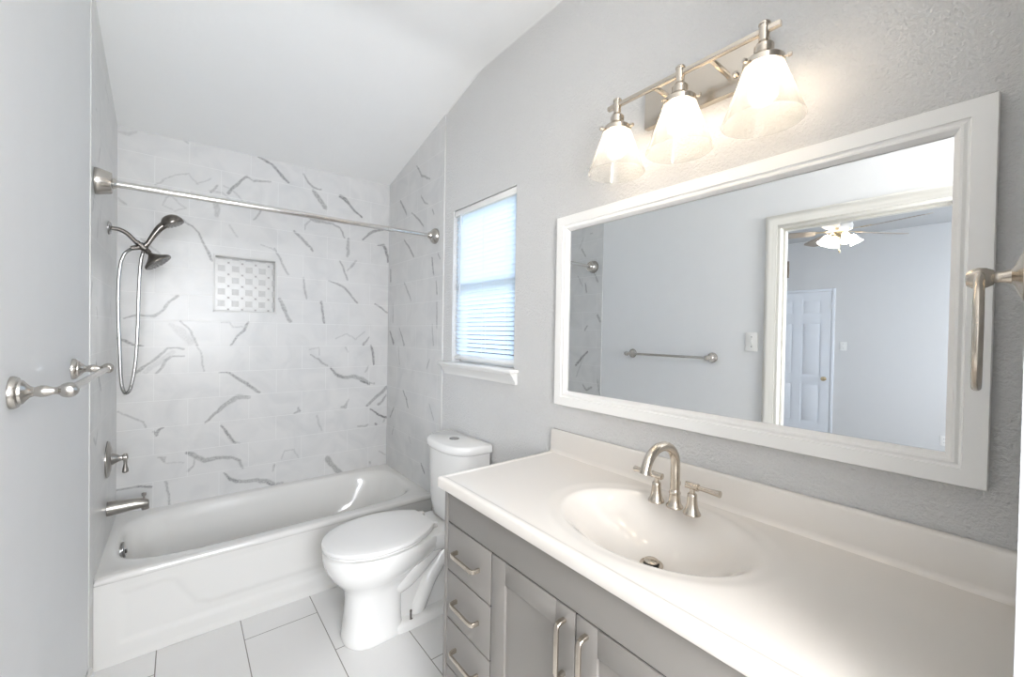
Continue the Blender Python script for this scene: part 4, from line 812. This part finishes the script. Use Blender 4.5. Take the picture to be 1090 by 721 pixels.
# ------------------------------------------------------------------ counter with integral basin
CZ = .903; X0c, X1c, Y0c, Y1c = .960, 1.517, .0015, 1.2555
co = thing('countertop', 'cream white one-piece vanity top with oval sink basin and backsplash', 'countertop', (1.24, .63, VZ))
def refine(a, b, step, fa, fb):
    s = [a + f for f in (0, .0008, .0018, .003, .0045, .006, .008, .010, .012, .015, .018, .021, .024)] if fa else [a]
    e = [b - f for f in (0, .0008, .0018, .003, .0045, .006, .008, .010, .012, .015, .018, .021, .024)][::-1] if fb else [b]
    lo, hi = s[-1] + step, e[0] - step / 2; m = []
    while lo < hi: m.append(lo); lo += step
    return np.array(s + m + e)
xs = refine(X0c, X1c, .0055, True, False); ys = refine(Y0c, Y1c, .0055, False, True)
XX, YY = np.meshgrid(xs, ys, indexing='ij')
SCX, SCY, SA, SB = 1.250, .618, .206, .268
r = np.sqrt(((XX - SCX) / SA) ** 2 + ((YY - SCY) / SB) ** 2)
dep = np.zeros_like(r); ins = r < 1
dep[ins] = .122 * (1 - r[ins] ** 2.7) ** 1.5
lip = np.clip((1.17 - r) / .16, 0, 1); lip = lip * lip * (3 - 2 * lip)
# soft shoulder where the bowl begins
sh_ = np.exp(-((r - 1.0) / .05) ** 2) * .003
ZZ = CZ - dep - .0035 * lip
e = np.minimum(XX - X0c, Y1c - YY)
ZZ = ZZ + .0022 * (np.clip((.022 - e) / .005, 0, 1))          # raised drip edge
rd = .0095; k = np.clip((rd - e) / rd, 0, 1); ZZ = ZZ - rd * (1 - np.sqrt(np.clip(1 - k * k, 0, 1)))
mb = MB(); ny = len(ys)
mb.v = [(float(a), float(b), float(c)) for a, b, c in zip(XX.ravel(), YY.ravel(), ZZ.ravel())]
for i in range(len(xs) - 1):
    for j in range(ny - 1): mb.f.append([i * ny + j, (i + 1) * ny + j, (i + 1) * ny + j + 1, i * ny + j + 1]); mb.mi.append(0)
zb_ = VZ + .0008
idx = [i * ny + ny - 1 for i in range(len(xs))][::-1] + [j for j in range(ny)][::-1][1:]     # rear-left .. front-left .. front-right
o = len(mb.v)
for kk in idx: x, y, z = mb.v[kk]; mb.v.append((x + .0005, y - .0005, zb_ + .004))
for kk in idx: x, y, z = mb.v[kk]; mb.v.append((x + .004, y - .004, zb_))
n = len(idx)
for i in range(n - 1):
    mb.f.append([idx[i], idx[i + 1], o + i + 1, o + i]); mb.mi.append(0); mb.f.append([o + i, o + i + 1, o + n + i + 1, o + n + i]); mb.mi.append(0)
bv = len(mb.v); mb.v += [(X0c + .004, Y1c - .004, zb_), (1.04, Y1c - .004, zb_), (1.04, Y0c, zb_), (X0c + .004, Y0c, zb_)]; mb.f.append([bv, bv + 1, bv + 2, bv + 3]); mb.mi.append(0)
mb.build('basin_top', M['counter'], co, angle=60)
mb = MB()   # backsplash with a coved foot
bp = [(0, CZ - .001), (-.032, CZ - .001), (-.024, CZ + .002), (-.020, CZ + .008), (-.019, CZ + .016), (-.019, .9915), (-.0165, .9965), (-.012, .9988), (0, .9988)]
mb.loft([[(X1c + a, Y0c, z) for a, z in bp], [(X1c + a, Y1c - .003, z) for a, z in bp], [(X1c + a * .92, Y1c, z - (.002 if z > .95 else 0)) for a, z in bp]])
mb.build('backsplash', M['counter'], co, angle=50)
mb = MB(); dz = .7835; dcx, dcy = 1.262, .620
mb.lathe([(.030, -.004), (.031, .0), (.029, .0025), (.021, .001), (.019, -.004)], (dcx, dcy, dz), (0, 0, 1), 32); dr_ = mb.build('drain_ring', M['nickel'], co)
mb = MB(); mb.lathe([(.018, -.002), (.018, .004), (.0165, .005)], (dcx, dcy, dz), (0, 0, 1), 28); mb.build('drain_gap', M['black'], dr_)
mb = MB(); mb.lathe([(.0165, .005), (.0195, .008), (.0195, .0105), (.016, .0125), (.0, .0135)], (dcx, dcy, dz), (0, 0, 1), 32); mb.build('drain_stopper', M['nickel'], dr_)

# ------------------------------------------------------------------ faucet
FX, FY = 1.392, .630; FZ = CZ - .0005
fa = thing('faucet', 'brushed nickel high-arc faucet with two lever handles behind the sink', 'faucet', (FX, FY, FZ))
mb = MB(); mb.lathe([(.0240, 0), (.0240, .003), (.0225, .006), (.0190, .010), (.0170, .018), (.0155, .030), (.0150, .038), (.0165, .040), (.0165, .0435), (.0145, .0455), (.0135, .052), (.012, .056)], (FX, FY, FZ), (0, 0, 1), 36)
P = [(FX, FY, FZ + .03), (FX, FY, FZ + .08), (FX, FY, FZ + .118)]
ra, rv, zc0 = .0755, .062, .126
for k in range(0, 19):
    a = PI * (k / 18) * .93; P.append((FX - ra + ra * math.cos(a), FY, FZ + zc0 + rv * math.sin(a)))
px_, pz_ = P[-1][0], P[-1][2]; P.append((px_ - .004, FY, pz_ - .010))
mb.tube(P, .0134, 24); mb.tube([(px_ - .002, FY, pz_ - .004), (px_ - .0035, FY, pz_ - .009), (px_ - .005, FY, pz_ - .014)], [.0138, .0150, .0150], 24); mb.build('spout', M['nickel'], fa)
mb = MB(); mb.tube([(FX + .020, FY, FZ + .035), (FX + .020, FY, FZ + .058), (FX + .020, FY, FZ + .060), (FX + .020, FY, FZ + .070)], [.0025, .0025, .006, .0065], 12); mb.tube([(FX + .008, FY, FZ + .042), (FX + .020, FY, FZ + .042)], .0035, 8); mb.build('lift_rod', M['nickel'], fa)
for s in (-1, 1):
    hy = FY + s * .0555
    mb = MB(); mb.lathe([(.0235, 0), (.0235, .003), (.0220, .006), (.0185, .012), (.0158, .022), (.0140, .036), (.0128, .050), (.0125, .056), (.0110, .058), (.0075, .060), (.0070, .070)], (FX - .006, hy, FZ), (0, 0, 1), 32); hb_ = mb.build('handle_base', M['nickel'], fa)
    c0 = Vector((FX - .006, hy, FZ + .0785)); d = Vector((.0, s, .0)).normalized()
    mb = MB(); mb.tube([c0 - d * .019, c0 - d * .0185, c0 - d * .009, c0 + d * .012, c0 + d * .0125, c0 + d * .017, c0 + d * .0175, c0 + d * .045, c0 + d * .070, c0 + d * .076, c0 + d * .077], [.0085, .0095, .0095, .0092, .0105, .0105, .0060, .0068, .0088, .0095, .0085], 20)
    mb.tube([c0 - Vector((0, 0, .012)), c0], .0072, 14); mb.build('lever', M['nickel'], hb_)

# ------------------------------------------------------------------ mirror
mi = thing('wall_mirror', 'large wall mirror in a wide white frame above the vanity counter', 'mirror', (W, .64, 1.104))
my0, my1, mz0, mz1 = .040, 1.239, 1.106, 1.883
pf = [(0, 0), (0, .021), (.002, .0235), (.042, .0235), (.044, .0195), (.048, .0185), (.0545, .0215), (.060, .0205), (.066, .0145), (.071, .0105), (.071, .006), (.071, .0)]
mb = MB(); mb.loft(frame_rings(my0, my1, mz0, mz1, [(u * .85, d) for u, d in pf], W - .001), loop=True); mb.build('frame', M['mirror_frame'], mi, angle=25)
mb = MB(); mb.box(W - .0065, W - .002, my0 + .054, my1 - .054, mz0 + .054, mz1 - .054); mb.build('mirror_glass', M['mirror'], mi, smooth=False)

# ------------------------------------------------------------------ vanity light
vl_ = thing('vanity_light', 'three-light brushed nickel bar fixture with cone glass shades above the mirror', 'wall light', (W, .64, 2.16))
LX = 1.390; LZ = 2.158
mb = MB(); mb.box(W - .024, W - .001, .452, .828, 2.100, 2.222, .003)
mb.build('back_plate', M['nickel'], vl_)
for yy in (.755, .530): mb = MB(); mb.lathe([(.0085, 0), (.0085, .006), (.004, .010)], (W - .024, yy, 2.145), (-1, 0, 0), 16); mb.build('plate_screw', M['nickel'], vl_)
mb = MB(); mb.box(LX - .0065, LX + .0065, .383, .897, LZ - .0065, LZ + .0065, .001); mb.build('cross_bar', M['nickel'], vl_)
for yy in (.725, .555):
    mb = MB(); mb.box(LX, W - .02, yy - .0055, yy + .0055, LZ - .0055, LZ + .0055, .001); mb.build('support_arm', M['nickel'], vl_)
BULBS = []
for yy in (.860, .640, .420):
    mb = MB(); mb.lathe([(.0120, .020), (.0135, .018), (.0135, .014), (.0120, .012), (.0120, -.026), (.014, -.028), (.020, -.036), (.022, -.038), (.022, -.060), (.021, -.062)], (LX, yy, LZ), (0, 0, 1), 32)
    mb.lathe([(.024, -.058), (.040, -.070), (.046, -.076), (.046, -.090), (.043, -.090), (.043, -.078)], (LX, yy, LZ), (0, 0, 1), 36, False)
    soc = mb.build('socket', M['nickel'], vl_)
    for a in (.6, .6 + 2 * PI / 3, .6 + 4 * PI / 3): mb = MB(); d = Vector((math.cos(a), math.sin(a), 0)); mb.tube([Vector((LX, yy, LZ - .083)) + d * .042, Vector((LX, yy, LZ - .083)) + d * .052, Vector((LX, yy, LZ - .083)) + d * .0525, Vector((LX, yy, LZ - .083)) + d * .060], [.0025, .0025, .0065, .0055], 12); mb.build('thumb_screw', M['nickel'], soc)
    mb = MB(); mb.lathe([(.040, -.078), (.042, -.082), (.058, -.128), (.075, -.175), (.0915, -.220), (.0925, -.2225), (.0905, -.2225), (.0735, -.176), (.0565, -.129), (.0405, -.083), (.0385, -.078)], (LX, yy, LZ), (0, 0, 1), 56, False); mb.build('glass_shade', M['shade'], vl_, angle=60)
    mb = MB(); mb.lathe([(.008, -.062), (.0125, -.078), (.0135, -.090), (.020, -.105), (.028, -.122), (.0300, -.138), (.027, -.154), (.018, -.165), (.006, -.170)], (LX, yy, LZ), (0, 0, 1), 28); b_ = mb.build('bulb', M['bulb'], vl_)
# ceiling lamp added out of view behind the camera for fill
cl = thing('added_ceiling_lamp', 'added round flush fill lamp, unseen, near the rear of the bathroom', 'ceiling lamp', (.62, -.45, 2.812))
mb = MB(); mb.lathe([(.17, 0), (.17, -.02), (.165, -.03)], (.62, -.45, 2.811), (0, 0, 1), 40); mb.build('fill_lamp_base', M['nickel'], cl)
mb = MB(); mb.lathe([(.158, -.028), (.15, -.05), (.11, -.064), (.0, -.069)], (.62, -.45, 2.811), (0, 0, 1), 40); mb.build('fill_lamp_diffuser', M['fill_lamp_diffuser'], cl)

# ------------------------------------------------------------------ outdoors beyond the window
mb = MB(); mb.box(1.75, 40, -20, 40, -.6, -.5); g = mb.build('ground_outside', M['grass'], origin=(0, 0, 0), smooth=False); struct(g)
def tree(x, y, h, r, seed, label):
    rnd = random.Random(seed); t = thing('leafy_tree', label, 'tree', (x, y, -.5), 'trees outside the window')
    mb = MB(); mb.tube([(x, y, -.5), (x + .05, y, h * .4), (x, y + .05, h * .8)], [.14, .10, .05], 10)
    for k in range(7):
        a = rnd.uniform(0, 6.28); zz0 = h * rnd.uniform(.3, .7); mb.tube([(x, y, zz0), (x + math.cos(a) * r * .4, y + math.sin(a) * r * .4, zz0 + .5), (x + math.cos(a) * r * .8, y + math.sin(a) * r * .8, zz0 + .8)], [.05, .03, .01], 6)
    mb.build('trunk', M['bark'], t)
    mb = MB()
    for c in range(26):
        a = rnd.uniform(0, 6.28); e = rnd.uniform(-1, 1); q = rnd.uniform(.35, 1) * r
        cc = Vector((x + q * math.cos(a) * math.sqrt(1 - e * e * .8), y + q * math.sin(a) * math.sqrt(1 - e * e * .8), h * .72 + e * r * .9))
        for k in range(60):
            p = cc + Vector((rnd.gauss(0, .26), rnd.gauss(0, .26), rnd.gauss(0, .22))); n_ = Vector((rnd.gauss(0, 1), rnd.gauss(0, 1), rnd.gauss(0, 1))).normalized(); u_ = n_.orthogonal().normalized(); v_ = n_.cross(u_); s = rnd.uniform(.05, .10)
            mb.add([p - u_ * s, p - v_ * s * .5 + n_ * .006, p + u_ * s, p + v_ * s * .5 + n_ * .006, p + n_ * .012], [[0, 1, 4], [1, 2, 4], [2, 3, 4], [3, 0, 4]])
    mb.build('foliage', M['leaf'], t, smooth=False)
tree(4.6, 6.6, 3.4, 1.3, 5, 'leafy tree showing faintly through the window blind')
tree(7.5, 10.2, 4.2, 1.7, 8, 'taller distant tree behind the first outside the window blind')
